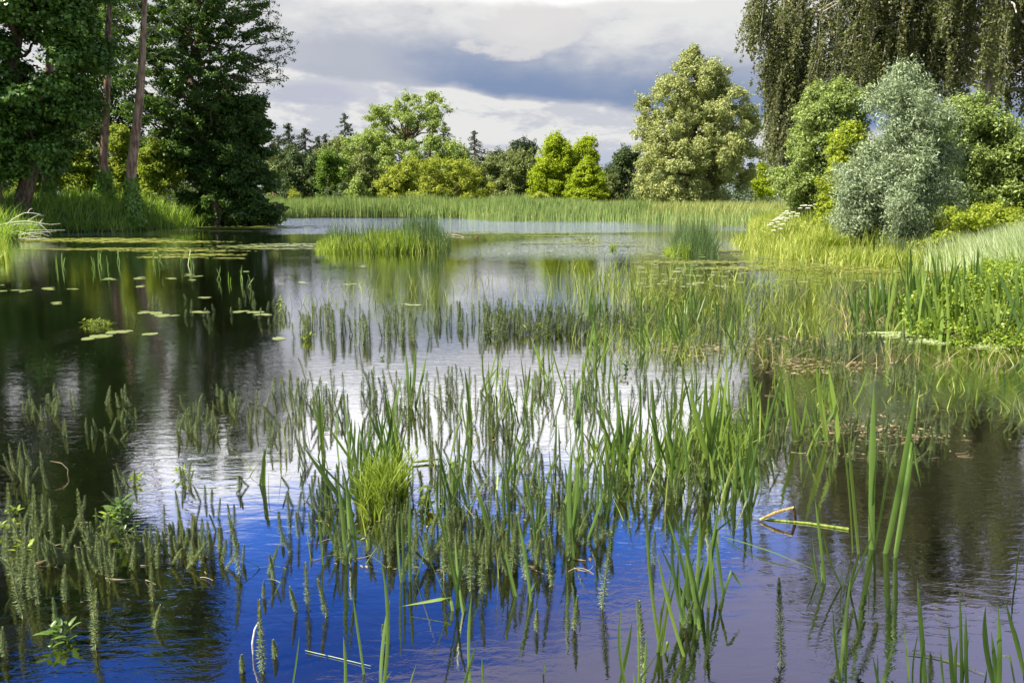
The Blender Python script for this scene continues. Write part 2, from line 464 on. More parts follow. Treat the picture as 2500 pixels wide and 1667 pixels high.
def tree(name, label, cat, base, d, sil, mat, leaf, nleaf, nclump, cr, trunk_r, bark='bark', dk=.8, flat=.8, lean=0.0,
         top_k=.75, nlimb=10, group=None, droop=None, upn=.45, dens=None, airy=False, ratio=.6, hollow=.55, shell=.4, trunk_top=None, rn=.75):
    """a tree standing at picture position base=(px,py) and ground distance d"""
    b = P(base[0], base[1], d)
    root = thing(name, label, cat, group, tuple(b))
    ys = [s[0] for s in sil]
    C, rad = sil_clumps(sil, d, nclump, cr, dk, dens=dens, hollow=hollow, airy=airy)
    ztop = P(0, min(ys), d)[2]
    xt = np.mean([P((s[1] + s[2]) / 2, s[0], d)[0] for s in sil[:2]])
    tp = np.array([b[0] + (xt - b[0]) * top_k * .6 + lean, d, b[2] + (ztop - b[2]) * top_k])
    acc = Acc()
    T = bez(b - np.array([0, 0, .4]), tp, (0, 0, 0), 9, .02 * (ztop - b[2]))
    T[0] = b - np.array([0, 0, .4])
    tube(acc, T - b, np.linspace(trunk_r * 1.15, trunk_r * .25, 9), 9)
    limbs(acc, T - b, C - b, trunk_r * .5, nlimb)
    acc.obj('trunk', bark, root, True)
    V, F = clump_leaves(C - b, rad, nleaf, leaf, leaf * ratio, flat, upn, droop=droop, shell=shell, rn=rn)
    # sprays of young shoots breaking the outline
    ns = int(len(C) * 1.3); k = rng.integers(len(C), size=ns)
    ctr = C.mean(0); od = unit(C[k] - ctr + rng.normal(size=(ns, 3)) * rad[k][:, None] * .8 + [0, 0, rad.mean() * 1.2]); m_ = 16
    tt = np.repeat(rng.uniform(.5, 1, (ns, 1)), m_, 1) * np.linspace(.5, 1.75, m_)[None]
    sp = (C[k] - b)[:, None] + od[:, None] * (tt * rad[k][:, None])[..., None] + rng.normal(size=(ns, m_, 3)) * leaf * .55
    sp = sp.reshape(-1, 3)
    V2, F2 = leaves(sp, unit(rng.normal(size=sp.shape) + [0, 0, .6]), leaf * .85, leaf * ratio * .8, droop)
    V, F = np.concatenate([V, V2]), np.concatenate([F, F2 + len(V)])
    mesh('crown', V, F, mat, root)
    return root


def blades(bases, h, lean, w, seg=3, bend=.5, face=None, vfold=0.0, tipw=0.0, wprof=None):
    """upright tapering blades. bases (n,3), h (n,), lean (n,2) horizontal tip offset, w (n,)"""
    n = len(bases); h = np.broadcast_to(h, (n,)); w = np.broadcast_to(w, (n,))
    th = rng.random(n) * math.pi if face is None else face
    side = np.stack([np.cos(th), np.sin(th), np.zeros(n)], 1)
    nr = np.stack([-np.sin(th), np.cos(th), np.zeros(n)], 1)
    rows = []
    for i in range(seg + 1):
        t = i / seg
        c = bases + np.concatenate([lean * (t ** (1 + bend))[..., None] if np.ndim(t) else lean * t ** (1 + bend), (h * (t - bend * .12 * t * t))[:, None]], 1)
        ww = w * (wprof(t) if wprof else (1 - t ** 2.2) * .5)
        if i == seg: rows.append([c])
        else:
            r = [c - side * ww[:, None], c + side * ww[:, None]]
            if vfold: r.insert(1, c + nr * (ww * vfold)[:, None])
            rows.append(r)
    k = 3 if vfold else 2
    V = np.stack([x for r in rows for x in r], 1)           # n, m, 3
    m = V.shape[1]; o0 = (np.arange(n) * m)[:, None]
    q, tr = [], []
    for i in range(seg - 1):
        for j in range(k - 1):
            q.append([i * k + j, i * k + j + 1, (i + 1) * k + j + 1, (i + 1) * k + j])
    e = (seg - 1) * k
    for j in range(k - 1): tr.append([e + j, e + j + 1, e + k])
    F = [(o0[:, :, None] + np.array(tr)[None]).reshape(-1, 3)]
    if q: F.append((o0[:, :, None] + np.array(q)[None]).reshape(-1, 4))
    return V.reshape(-1, 3), F


def join(parts):
    V, F, n = [], {}, 0
    for v, fs in parts:
        V.append(v)
        for f in (fs if isinstance(fs, list) else [fs]): F.setdefault(f.shape[1], []).append(f + n)
        n += len(v)
    return np.concatenate(V), [np.concatenate(f) for f in F.values()]


def in_poly(x, y, poly):
    x = np.asarray(x); y = np.asarray(y); c = np.zeros(x.shape, bool)
    n = len(poly)
    for i in range(n):
        x1, y1 = poly[i][:2]; x2, y2 = poly[(i + 1) % n][:2]
        hit = ((y1 > y) != (y2 > y)) & (x < (x2 - x1) * (y - y1) / ((y2 - y1) or 1e-9) + x1)
        c ^= hit
    return c


def dist_poly(x, y, poly):
    best = np.full(np.shape(x), 1e9); n = len(poly)
    for i in range(n):
        a = np.array(poly[i][:2]); b = np.array(poly[(i + 1) % n][:2]); ab = b - a
        t = np.clip(((x - a[0]) * ab[0] + (y - a[1]) * ab[1]) / max(ab @ ab, 1e-9), 0, 1)
        best = np.minimum(best, np.hypot(x - a[0] - t * ab[0], y - a[1] - t * ab[1]))
    return best


# ------------------------------------------------------------------ ground and water
g2 = lambda *a: tuple(G(*a)[:2])
LEFT = [(-220, 24), (-60, 32), (-36, 38), g2(-60, 598), g2(30, 583), g2(60, 576), g2(130, 569), g2(300, 566), g2(480, 553), g2(560, 548), (-22, 71), (-30, 86), (-44, 96), (-220, 100)]
FAR = [(-220, 95), (-32, 97), g2(680, 531), g2(1100, 531), g2(1250, 537), g2(1500, 537), g2(1840, 547), (26, 66), (60, 70), (220, 60), (700, 200), (700, 1200), (-700, 1200), (-700, 100)]
RIGHT = [(26, 66), g2(1850, 556), g2(1815, 590), g2(1850, 612), g2(1930, 628), g2(2080, 640), g2(2290, 648), g2(2330, 690), g2(2230, 760), g2(2190, 812), g2(2330, 832), g2(2500, 848), g2(2750, 860), (30, 9), (220, 8), (220, 62)]
NEAR = [(-60, -40), (60, -40), (60, 2), (12, 1.0), (4, .6), (-3, .5), (-12, .8), (-60, 3)]


def height(x, y):
    h = np.full(np.shape(x), -.55)
    for poly, hi, sl in ((LEFT, 1.35, .42), (FAR, .55, .12), (RIGHT, .75, .3), (NEAR, .35, .4)):
        ins = in_poly(x, y, poly); ds = dist_poly(x, y, poly)
        hh = np.where(ins, np.minimum(hi, .03 + ds * sl), np.maximum(-.55, -.03 - ds * .5))
        h = np.maximum(h, hh)
    return h + np.where(h > .2, .12 * np.sin(x * .31 + 1) * np.cos(y * .27), 0)


gx = np.unique(np.concatenate([np.arange(-700, -80, 40.), np.arange(-80, -44, 2.), np.arange(-44, 44, .8), np.arange(44, 80, 2.), np.arange(80, 701, 40.)]))
gy = np.unique(np.concatenate([np.arange(-60, -4, 8.), np.arange(-4, 34, .6), np.arange(34, 104, .8), np.arange(104, 160, 4.), np.arange(160, 1250, 50.)]))
X, Y = np.meshgrid(gx, gy)
Z = height(X, Y)
nx, ny = len(gx), len(gy)
i = np.arange(ny - 1)[:, None] * nx + np.arange(nx - 1)[None]
F = np.stack([i, i + 1, i + nx + 1, i + nx], -1).reshape(-1, 4)
o = mesh('ground', np.stack([X, Y, Z], -1).reshape(-1, 3), F, 'ground', smooth=True); o['kind'] = 'structure'
o = mesh('water', np.array([[-260, -3, 0], [260, -3, 0], [260, 130, 0], [-260, 130, 0]], float), np.array([[0, 1, 2, 3]]), 'water'); o['kind'] = 'structure'


def hz(x, y): return float(height(np.array([x]), np.array([y]))[0])


def gtree(name, label, cat, px, d, sil, *a, grow=1.0, **k):
    cx_ = sum(s[1] + s[2] for s in sil) / 2 / len(sil)
    sil = [(s[0], s[1] - (s[2] - s[1]) * (grow - 1) / 2, s[2] + (s[2] - s[1]) * (grow - 1) / 2) for s in sil]
    """tree whose foot is found on the ground below picture column px"""
    x = ray(px, 489)[0] * d
    z = hz(x, d)
    py = H0 / 2 - FOC * math.tan(math.atan((z - HCAM) / d) + PITCH)
    return tree(name, label, cat, (px, py), d, sil, *a, **k)


# ------------------------------------------------------------------ far wood behind the reeds
FG = 'trees of the far wood beyond the reed bed'
GROWF = 1.3


def conifer(label, px, d, ytop, ybot, wpx, mat='dark_conifer', name='conifer_tree', group=FG, lean=0, ragged=.3, n=5200):
    x = ray(px, 489)[0] * d; z0 = hz(x, d); b = np.array([x, d, z0])
    H = P(px, ytop, d)[2] - z0; zb = P(px, ybot, d)[2] - z0
    root = thing(name, label, 'tree', group, tuple(b)); acc = Acc()
    T = bez(np.array([0, 0, -.3]), np.array([lean, 0, H]), (0, 0, 0), 8)
    tube(acc, T, np.linspace(.34, .03, 8), 7)
    wm = wpx * 1.45 / 2 / FOC * d; n = int(n * 1.5)
    nb = int(46 + H * 1.5)
    C = []; 
    for i in range(nb):
        f = (i / nb) ** .85
        z = zb + (H - zb) * f
        L = wm * (1 - f) ** .8 * (1 - ragged + ragged * 2 * rng.random()) + .15
        th = rng.random() * 6.283
        tip = np.array([lean * z / H + L * math.cos(th), L * math.sin(th), z - L * .18 + .1 * rng.normal()])
        root_p = np.array([lean * z / H, 0, z + L * .1])
        pp = bez(root_p, tip, (0, 0, -.06 * L), 4)
        tube(acc, pp, np.linspace(.06, .015, 4), 3)
        for t in np.linspace(.25, 1, max(2, int(L / .4))):
            C.append(root_p * (1 - t) + tip * t + np.array([0, 0, -.12]))
    acc.obj('trunk', 'bark', root, True)
    C = np.array(C)
    V, F = clump_leaves(C, np.full(len(C), .42), n, .30, .17, .55, .5, .8, shell=.5)
    mesh('crown', V, F, mat, root)
    return root


conifer('dark spiky conifer with a pointed top, left of a broader one above the round trees', 712, 150, 300, 470, 74)
conifer('broad dark conifer with a blunt top in the far wood', 752, 149, 312, 470, 96, ragged=.4)
conifer('small dark conifer tip between the blunt conifer and the tall spiky one', 800, 158, 326, 460, 62, n=3000)
conifer('tall thin spiky conifer rising clear above the pale willow edge', 848, 156, 275, 460, 74, ragged=.35, n=4200)
conifer('narrow conifer tip beside the pale airy tree', 1053, 158, 298, 440, 30, n=1800)
conifer('open dark conifer just right of the tall airy tree', 1086, 156, 296, 450, 84, ragged=.5, n=3400)
conifer('open tiered conifer standing above the grey-green birches', 1160, 156, 318, 460, 72, ragged=.55, n=3000)
conifer('very distant dark conifer tip between the gold-green trees and the green tree', 1500, 175, 372, 470, 40, n=1600)
conifer('thin conifer behind the leafy crown above the reeds near the dark lakeside tree', 676, 152, 345, 470, 50, n=2200)

conifer('broad dark conifer beside the leafy crown at the lakeside tree', 688, 146, 330, 480, 90, ragged=.4)
conifer('full dark conifer between the blunt conifer and the pale trees, lower than both', 782, 148, 332, 480, 90, ragged=.4)
conifer('low dark conifer close under the tall thin spiky one', 822, 147, 338, 480, 80, ragged=.45)
gtree('round_tree', 'dark green round tree left of the bright green one behind the reeds', 'tree', 735, 128,
      [(368, 715, 765), (390, 690, 785), (430, 680, 800), (470, 680, 805), (492, 690, 800)], 'darkgreen', .36, 15000, 70, 1.25, .35, group=FG, grow=GROWF)
gtree('round_tree', 'mid green tree crown showing past the dark lakeside tree at its water end', 'tree', 668, 126,
      [(370, 650, 680), (400, 640, 700), (450, 640, 706), (492, 645, 700)], 'birch', .36, 8000, 40, 1.2, .3, group=FG, grow=GROWF)
gtree('round_tree', 'bright green narrow tree in front of the pale willows', 'tree', 806, 122,
      [(366, 785, 830), (395, 778, 842), (430, 774, 850), (465, 772, 856), (490, 780, 850)], 'brightgreen', .34, 11000, 60, 1.0, .3, group=FG, grow=GROWF)
gtree('low_bush', 'dark low bush between the bright green tree and the pale willows', 'bush', 828, 117,
      [(445, 810, 850), (470, 795, 872), (492, 800, 870)], 'darkgreen', .28, 5000, 26, .9, .15, group=FG, grow=GROWF)
gtree('low_bush', 'small yellowish bush at the edge of the reeds below the dark round tree', 'bush', 722, 108,
      [(466, 705, 738), (480, 700, 745), (492, 705, 742)], 'mound', .2, 2600, 14, .6, .1, group=FG, grow=GROWF)
gtree('round_tree', 'olive-toned tree in the gap between the two conifers and the pale willows', 'tree', 830, 140,
      [(345, 815, 870), (380, 790, 900), (430, 780, 910), (480, 790, 900)], 'birch', .38, 12000, 60, 1.4, .3, group=FG, grow=GROWF)
# tall airy tree: crown on visible forked limbs
gtree('airy_tree', 'tall pale airy tree with forked limbs showing under its crown, highest of the far wood', 'tree', 985, 146,
      [(228, 1000, 1055), (245, 930, 1085), (265, 905, 1097), (290, 900, 1085), (310, 905, 1070), (330, 900, 1040), (360, 910, 1030)],
      'palewillow', .34, 17000, 150, 1.15, .5, 'bark', .8, .7, nlimb=46, group=FG, grow=GROWF, top_k=.62, shell=.6)
gtree('pale_willow', 'broad pale green willow mass under the tall airy tree', 'tree', 950, 134,
      [(320, 890, 960), (350, 855, 1010), (390, 838, 1020), (430, 835, 1000), (470, 840, 960), (494, 850, 950)], 'palewillow', .36, 30000, 150, 1.3, .4,
      group=FG, grow=GROWF, nlimb=16, droop=(0, 0, -1.2))
gtree('pale_willow', 'second pale willow crown, right of the broad one and behind the yellow-green mound', 'tree', 1050, 136,
      [(333, 1010, 1080), (350, 980, 1130), (390, 970, 1145), (430, 980, 1150), (480, 990, 1150)], 'palewillow', .36, 18000, 90, 1.3, .4,
      group=FG, grow=GROWF, droop=(0, 0, -1.2))
gtree('drooping_willow', 'slim drooping willow with dark gaps at the left edge of the yellow-green mound', 'tree', 880, 124,
      [(365, 865, 905), (400, 850, 930), (440, 848, 935), (480, 850, 930), (494, 855, 925)], 'birch', .3, 13000, 70, .95, .3,
      group=FG, grow=GROWF, droop=(0, 0, -2))
gtree('bush_mound', 'wide yellow-green domed willow bush in the middle behind the reeds', 'bush', 1075, 116,
      [(378, 1040, 1090), (390, 1000, 1130), (410, 965, 1155), (435, 945, 1172), (460, 935, 1180), (492, 930, 1182)], 'mound', .27, 36000, 190, 1.0, .3,
      group=FG, grow=GROWF, nlimb=14)
gtree('bush_mound', 'lower yellow-green bush joined to the left side of the domed one', 'bush', 960, 113,
      [(402, 955, 1000), (425, 940, 1015), (455, 932, 1020), (492, 930, 1020)], 'mound', .26, 12000, 60, .9, .2, group=FG, grow=GROWF)
gtree('birch_tree', 'grey-green drooping birch left of its taller neighbour beyond the mound', 'tree', 1205, 124,
      [(378, 1190, 1225), (400, 1172, 1245), (440, 1165, 1250), (485, 1168, 1250)], 'birch', .3, 13000, 70, 1.0, .22, 'palebark', group=FG, grow=GROWF, droop=(0, 0, -1.5))
gtree('birch_tree', 'taller grey-green birch with a pale stem beside the gold-green trees', 'tree', 1262, 122,
      [(362, 1250, 1285), (385, 1232, 1305), (430, 1228, 1312), (484, 1232, 1310)], 'birch', .3, 14000, 75, 1.0, .22, 'palebark', group=FG, grow=GROWF, droop=(0, 0, -1.5))
gtree('dark_tree', 'dark flat rounded crown, lower of two above the birches', 'tree', 1216, 152,
      [(350, 1195, 1235), (362, 1182, 1250), (385, 1178, 1258), (420, 1182, 1255)], 'dark_conifer', .4, 7000, 40, 1.4, .3, group=FG, grow=GROWF)
gtree('dark_tree', 'dark rounded crown higher and right of its twin above the birches', 'tree', 1272, 154,
      [(340, 1258, 1288), (352, 1240, 1300), (375, 1236, 1304), (420, 1240, 1300)], 'dark_conifer', .4, 7500, 40, 1.4, .3, group=FG, grow=GROWF)
gtree('gold_green_tree', 'tallest golden-green tree with a pointed crown beyond the reeds', 'tree', 1350, 118,
      [(326, 1345, 1365), (345, 1328, 1385), (375, 1318, 1398), (410, 1305, 1402), (450, 1295, 1405), (490, 1298, 1400)], 'gold', .27, 42000, 320, .72, .3,
      group=FG, grow=GROWF, flat=.6, upn=.8, airy=True)
gtree('gold_green_tree', 'golden-green tree with a leaning tip behind the small bright one', 'tree', 1425, 120,
      [(326, 1430, 1452), (345, 1405, 1456), (375, 1395, 1460), (410, 1390, 1462), (460, 1388, 1465), (488, 1390, 1460)], 'gold', .27, 24000, 180, .68, .3,
      group=FG, grow=GROWF, flat=.6, upn=.8, airy=True)
gtree('gold_green_tree', 'small brightest yellow-green tree in front, with a pointed top', 'tree', 1434, 110,
      [(386, 1428, 1440), (405, 1412, 1458), (435, 1398, 1472), (465, 1388, 1478), (490, 1388, 1470)], 'gold', .25, 28000, 220, .55, .25,
      group=FG, grow=GROWF, flat=.55, upn=.9, airy=True)
gtree('low_bush', 'grey low bush between the small yellow-green tree and the green tree', 'bush', 1485, 114,
      [(430, 1475, 1498), (455, 1466, 1508), (492, 1468, 1508)], 'birch', .26, 4500, 24, .8, .15, group=FG, grow=GROWF)
gtree('round_tree', 'plain green tree close against the left side of the great grey willow', 'tree', 1525, 116,
      [(362, 1515, 1548), (385, 1495, 1560), (420, 1485, 1565), (460, 1488, 1565), (490, 1495, 1560)], 'darkgreen', .3, 15000, 75, 1.0, .28, group=FG, grow=GROWF)
gtree('great_willow', 'great pale grey-green willow standing over the far shore', 'tree', 1690, 104,
      [(103, 1690, 1702), (122, 1676, 1716), (150, 1630, 1722), (175, 1610, 1790), (215, 1585, 1818), (270, 1560, 1842), (330, 1552, 1852), (390, 1545, 1850),
       (440, 1545, 1825), (496, 1580, 1800)], 'greywillow', .27, 150000, 620, 1.12, .7, 'bark', .8, .85, nlimb=40, group=FG, grow=1.13, dens=[(100, 1.6), (250, 1.1), (500, 1)])
gtree('low_bush', 'small bright yellow-green bush glimpsed right of the great grey willow', 'bush', 1858, 125,
      [(398, 1850, 1868), (425, 1838, 1882), (455, 1836, 1884), (474, 1840, 1882)], 'gold', .27, 7000, 36, .9, .15, group=FG, grow=GROWF)
for (lab, px, d, x0, x1, y0, mt) in (
    ('tall olive tree behind the bright green narrow tree, level with the small conifer', 790, 138, 735, 850, 352, 'birch'),
    ('broad pale tree joining the conifers to the tall airy tree', 880, 142, 830, 940, 325, 'palewillow'),
    ('green tree shoulder behind the dark round tree', 705, 134, 655, 765, 362, 'darkgreen'),
    ('pale tree shoulder right of the tall airy tree above the domed bush', 1110, 140, 1060, 1175, 352, 'palewillow'),
    ('green tree filling the notch behind the golden-green trees', 1385, 138, 1330, 1440, 352, 'birch'),
    ('olive tree behind and between the two grey-green birches', 1235, 132, 1180, 1300, 372, 'birch'),
    ('round green tree closing the wood right of the two dark crowns', 1290, 134, 1250, 1340, 392, 'darkgreen'),
    ('low dark tree at the foot of the sky gap left of the great willow', 1480, 134, 1440, 1540, 402, 'darkgreen'),
    ('olive bush filling the gap between the domed bush and the birches', 1160, 120, 1125, 1205, 405, 'birch'),
    ('green bush filling the gap between the birches and the tallest golden-green tree', 1305, 126, 1270, 1345, 400, 'darkgreen'),
    ('pale low bush at the meadow edge under the tallest golden-green tree', 1318, 106, 1290, 1350, 468, 'mound'),
    ('green bush between the two taller golden-green trees', 1398, 128, 1370, 1430, 395, 'birch'),
    ('dark bush just left of the great grey willow foot', 1560, 112, 1530, 1600, 425, 'darkgreen'),
    ('olive bush at the left foot of the pale drooping willow', 855, 112, 838, 905, 440, 'palewillow'),
    ('low pale bushy edge under the birches by the meadow', 1225, 112, 1180, 1275, 470, 'birch'),
    ('dark bush under the left conifers beside the round tree', 690, 124, 670, 730, 420, 'darkgreen')):
    gtree('low_bush', lab, 'bush', px, d, [(y0, x0 * .7 + x1 * .3, x0 * .3 + x1 * .7), (y0 * .6 + 198, x0, x1), (496, x0, x1)], mt, .3, int(60 * (x1 - x0) * (500 - y0) / 60), int((x1 - x0) * (500 - y0) / 95), .95, .15, group=FG)
# distant wood closing the horizon
far_l = ['far hazy tree line seen between the great willow and the wood', 'far dark tree line standing behind the left part of the wood']
accC, accR = [], []
for k in range(330):
    px = rng.uniform(400, 1990); d = rng.uniform(166, 200)
    q_ = P(px, rng.uniform(388 if px < 1290 else 420, 500), d); accC.append(q_); accR.append(rng.uniform(2.0, 3.4))
V, F = clump_leaves(np.array(accC), np.array(accR), 60000, .55, .36, .8)
tag(mesh('woods', V, F, 'darkgreen'), 'dark distant woodland closing the horizon behind the far trees', 'woods', kind='stuff')

# ------------------------------------------------------------------ left bank trees
LG = 'trees on the grassy left bank'


def bare_trunk(name, label, px, d, path, r0, r1, bark, ivy=None, crown=None, twigs=(), group=LG):
    x = ray(px, 489)[0] * d; z = hz(x, d); b = np.array([x, d, z])
    root = thing(name, label, 'tree', group, tuple(b)); acc = Acc()
    pts = [np.array([0, 0, -.3])] + [P(a, c, d) - b for a, c in path]
    pts = np.array(pts)
    s = np.linspace(0, len(pts) - 1, len(pts) * 3)
    pp = np.stack([np.interp(s, np.arange(len(pts)), pts[:, i]) for i in range(3)], 1)
    tube(acc, pp, np.linspace(r0, r1, len(pp)), 11)
    acc.obj('trunk', bark, root, True)
    if twigs:
        a2 = Acc()
        for (x1, y1, x2, y2, r) in twigs:
            A, B = P(x1, y1, d) - b, P(x2, y2, d) - b
            L = np.linalg.norm(B - A)
            B[1] += rng.uniform(-1, 1) * L * .4
            tube(a2, bez(A, B, (0, 0, L * .04), 8, L * .012), np.linspace(r, r * .2, 8), 6)
            for j in range(7):
                t = rng.uniform(.3, .95); s0 = A * (1 - t) + B * t + np.array([0, 0, L * .04 * 4 * t * (1 - t)])
                e = s0 + (B - A) * rng.uniform(.10, .22) + rng.normal(size=3) * L * .09
                tube(a2, bez(s0, e, (0, 0, L * .01), 4), np.linspace(r * .35, r * .1, 4), 4)
        a2.obj('dead_branches', 'palebark', root, True)
    if ivy:
        n = 2600; t = rng.random(n) ** 1.5; f = t * ivy[0]
        zz = f
        cx = np.interp(zz, pp[:, 2], pp[:, 0]); rr = (r0 * 1.25 + rng.random(n) ** 2 * ivy[1]) * (1.15 - .6 * t)
        th = rng.random(n) * 6.283
        p = np.stack([cx + rr * np.cos(th), rr * np.sin(th), zz], 1)
        nr = unit(np.stack([np.cos(th), np.sin(th), np.full(n, .3)], 1) + rng.normal(size=(n, 3)) * .4)
        V, F = leaves(p, nr, .19, .15); mesh('ivy', V, F, 'ivy', root)
    if crown:
        C, rad = sil_clumps(crown['sil'], d, crown['n'], crown['cr'], crown.get('dk', .7), dens=crown.get('dens'))
        a3 = Acc(); limbs(a3, pp, C - b, r1 * .8 + .03, crown.get('limbs', 10), lo=.5); a3.obj('branches', bark, root, True)
        V, F = clump_leaves(C - b, rad, crown['leaves'], .22, .13, .55, .6, .8)
        mesh('crown', V, F, crown['mat'], root)
    return root


bare_trunk('pine_tree', 'leaning pinkish pine trunk wrapped in ivy at its foot, nearest the airy leafy tree', 322, 54,
           [(320, 440), (322, 400), (330, 340), (338, 270), (344, 204), (347, 150), (349, 100), (352, 40), (356, -60), (360, -300), (350, -620)], .36, .1, 'pinebark', (3.2, .35),
           dict(sil=[(-820, 270, 360), (-740, 210, 400), (-600, 190, 430), (-480, 200, 420), (-400, 260, 400)], n=150, cr=1.1, leaves=24000, mat='alder', limbs=26),
           twigs=[(345, 195, 440, 262, .06), (344, 190, 285, 120, .07), (352, 60, 440, 120, .05), (350, 95, 460, 30, .06), (350, 110, 262, 95, .05), (346, 160, 420, 100, .04),
                  (340, 262, 395, 300, .035), (352, 40, 300, -40, .05), (356, -20, 520, -60, .07), (336, 300, 385, 352, .035), (342, 215, 300, 265, .04)])
bare_trunk('pine_tree', 'straight pinkish pine trunk with ivy round its foot, middle of the three bare trunks', 254, 58,
           [(254, 440), (252, 380), (258, 300), (262, 200), (262, 120), (266, 40), (276, -60), (280, -300), (262, -600)], .33, .1, 'pinebark', (2.6, .5),
           dict(sil=[(-760, 180, 280), (-650, 110, 300), (-520, 90, 310), (-400, 140, 290)], n=120, cr=1.1, leaves=20000, mat='alder', limbs=20),
           twigs=[(262, 100, 310, 30, .06), (262, 130, 300, 180, .05), (264, 60, 330, 10, .05), (262, 90, 215, 40, .05)])
bare_trunk('pine_tree', 'pinkish pine trunk half hidden under the dark maple', 116, 57,
           [(116, 440), (118, 380), (120, 320), (121, 200), (122, 60), (124, -60)], .36, .2, 'pinebark', (2.0, .15),
           dict(sil=[(-200, 70, 190), (-120, 60, 200), (-40, 70, 190)], n=30, cr=1.0, leaves=6000, mat='dark_conifer', limbs=8))

gtree('maple_tree', 'big dark maple with a hanging crown on the left bank', 'tree', 38, 50,
      [(-700, -60, 130), (-560, -180, 190), (-330, -230, 240), (-200, -250, 270), (-60, -250, 285), (60, -250, 292), (150, -250, 292), (230, -250, 285), (290, -250, 262), (330, -250, 215), (365, -220, 150), (398, -200, 95)],
      'maple', .25, 165000, 480, 1.3, .45, 'bark', .62, .55, group=LG, upn=.9, nlimb=30, ratio=.8, rn=.6, lean=0)
gtree('maple_tree', 'smaller dark trunk and low leaf clumps under the big maple at the picture edge', 'tree', 2, 49,
      [(370, -60, 45), (395, -70, 30), (420, -80, 20)], 'maple', .22, 4000, 20, .6, .25, 'bark', group=LG)
gtree('alder_tree', 'tall loose leafy tree leaning over the water at the end of the left bank', 'tree', 520, 64,
      [(-130, 400, 560), (-80, 310, 640), (-30, 270, 660), (20, 255, 655), (100, 250, 650), (170, 260, 640), (240, 270, 655), (300, 290, 665)],
      'alder', .21, 62000, 640, .52, .4, 'bark', .62, .45, group=LG, nlimb=80, ratio=.62, upn=.6, dens=[(-130, .5), (0, .8), (200, 1.0), (300, 1.1)], top_k=.8, airy=True, hollow=.6, grow=1.05)
gtree('alder_tree', 'dense dark leafy tree spreading low to the water under the taller loose one', 'tree', 575, 65,
      [(235, 540, 655), (290, 400, 668), (340, 340, 672), (390, 350, 680), (440, 420, 686), (480, 440, 690), (515, 480, 692), (544, 520, 680)],
      'alder', .25, 125000, 420, 1.0, .35, 'bark', .55, .5, group=LG, nlimb=30, ratio=.62, upn=.6, grow=1.04, dens=[(235, 1), (450, 1.2), (545, 1.6)])
# feathered end branches of the loose tree
b0 = P(640, 110, 64); root = [o for o in bpy.data.objects if o.name == 'alder_tree'][0]
acc = Acc(); Cf, Rf = [], []
for (x1, y1, x2, y2) in ((560, 150, 702, 118), (560, 170, 700, 138), (590, 80, 672, 62), (540, 60, 652, -6), (560, 190, 676, 172), (600, 200, 672, 196), (560, 30, 640, 30), (600, 110, 690, 90), (580, 10, 655, -50)):
    A, B = P(x1, y1, 64) - np.array(root.location), P(x2, y2, 64) - np.array(root.location)
    tube(acc, bez(A, B, (0, 0, -.15), 6), np.linspace(.06, .012, 6), 4)
    for t in np.linspace(.4, 1, 7):
        s0 = A * (1 - t) + B * t
        for k in range(2):
            e = s0 + (B - A) / np.linalg.norm(B - A) * rng.uniform(.3, .9) + rng.normal(size=3) * .32
            tube(acc, bez(s0, e, (0, 0, .03), 3), np.linspace(.02, .008, 3), 3)
            Cf += [s0 * .4 + e * .6, e]; Rf += [.25, .2]
acc.obj('end_branches', 'bark', root, True)
V, F = clump_leaves(np.array(Cf), np.array(Rf), 3600, .15, .08, .8, .4, .9); mesh('end_leaves', V, F, 'alder', root)

UG = 'yellow-green bushes behind the bare pine trunks'
gtree('maple_tree', 'tall maple standing past the picture edge beside the big dark maple', 'tree', -380, 49,
      [(-900, -520, -240), (-700, -640, -150), (-400, -700, -90), (0, -700, -70), (300, -640, -60), (400, -560, -120)],
      'maple', .34, 60000, 220, 1.7, .5, 'bark', .9, .6, group=LG, upn=.9, nlimb=20, ratio=.8)
for (lab, px, d, sil) in (
    ('yellow-green bush between the dark maple trunk and the first pine trunk', 75, 63, [(378, 40, 110), (410, 25, 125), (470, 20, 130)]),
    ('sunlit yellow bush between the first and the middle pine trunks', 180, 64, [(345, 150, 225), (390, 130, 245), (470, 125, 250)]),
    ('yellow-green bush between the middle pine trunk and the leaning one', 290, 65, [(310, 270, 320), (360, 250, 325), (470, 245, 330)]),
    ('olive bush right of the leaning pine trunk, under the loose leafy tree', 390, 63, [(330, 350, 420), (380, 335, 440), (480, 335, 450)])):
    gtree('undergrowth_bush', lab, 'bush', px, d, sil, 'under', .24, 9000, 50, .8, .1, group=UG)
gtree('alder_tree', 'loose green tree crown filling the sky gap behind the bare pine trunks', 'tree', 235, 74,
      [(-60, 150, 300), (40, 120, 330), (140, 110, 340), (240, 100, 340), (330, 100, 350), (430, 120, 340)], 'alder', .3, 26000, 330, .9, .3, group=LG, airy=True, nlimb=40, upn=.6)
gtree('undergrowth_bush', 'shaded green thicket closing the view behind the pine trunks', 'bush', 180, 72,
      [(250, 30, 330), (330, -40, 480), (400, -60, 580), (480, -60, 600)], 'darkgreen', .34, 34000, 200, 1.3, .2, group=UG)

# ------------------------------------------------------------------ right bank trees and shrubs
RG = 'shrubs of the right bank'


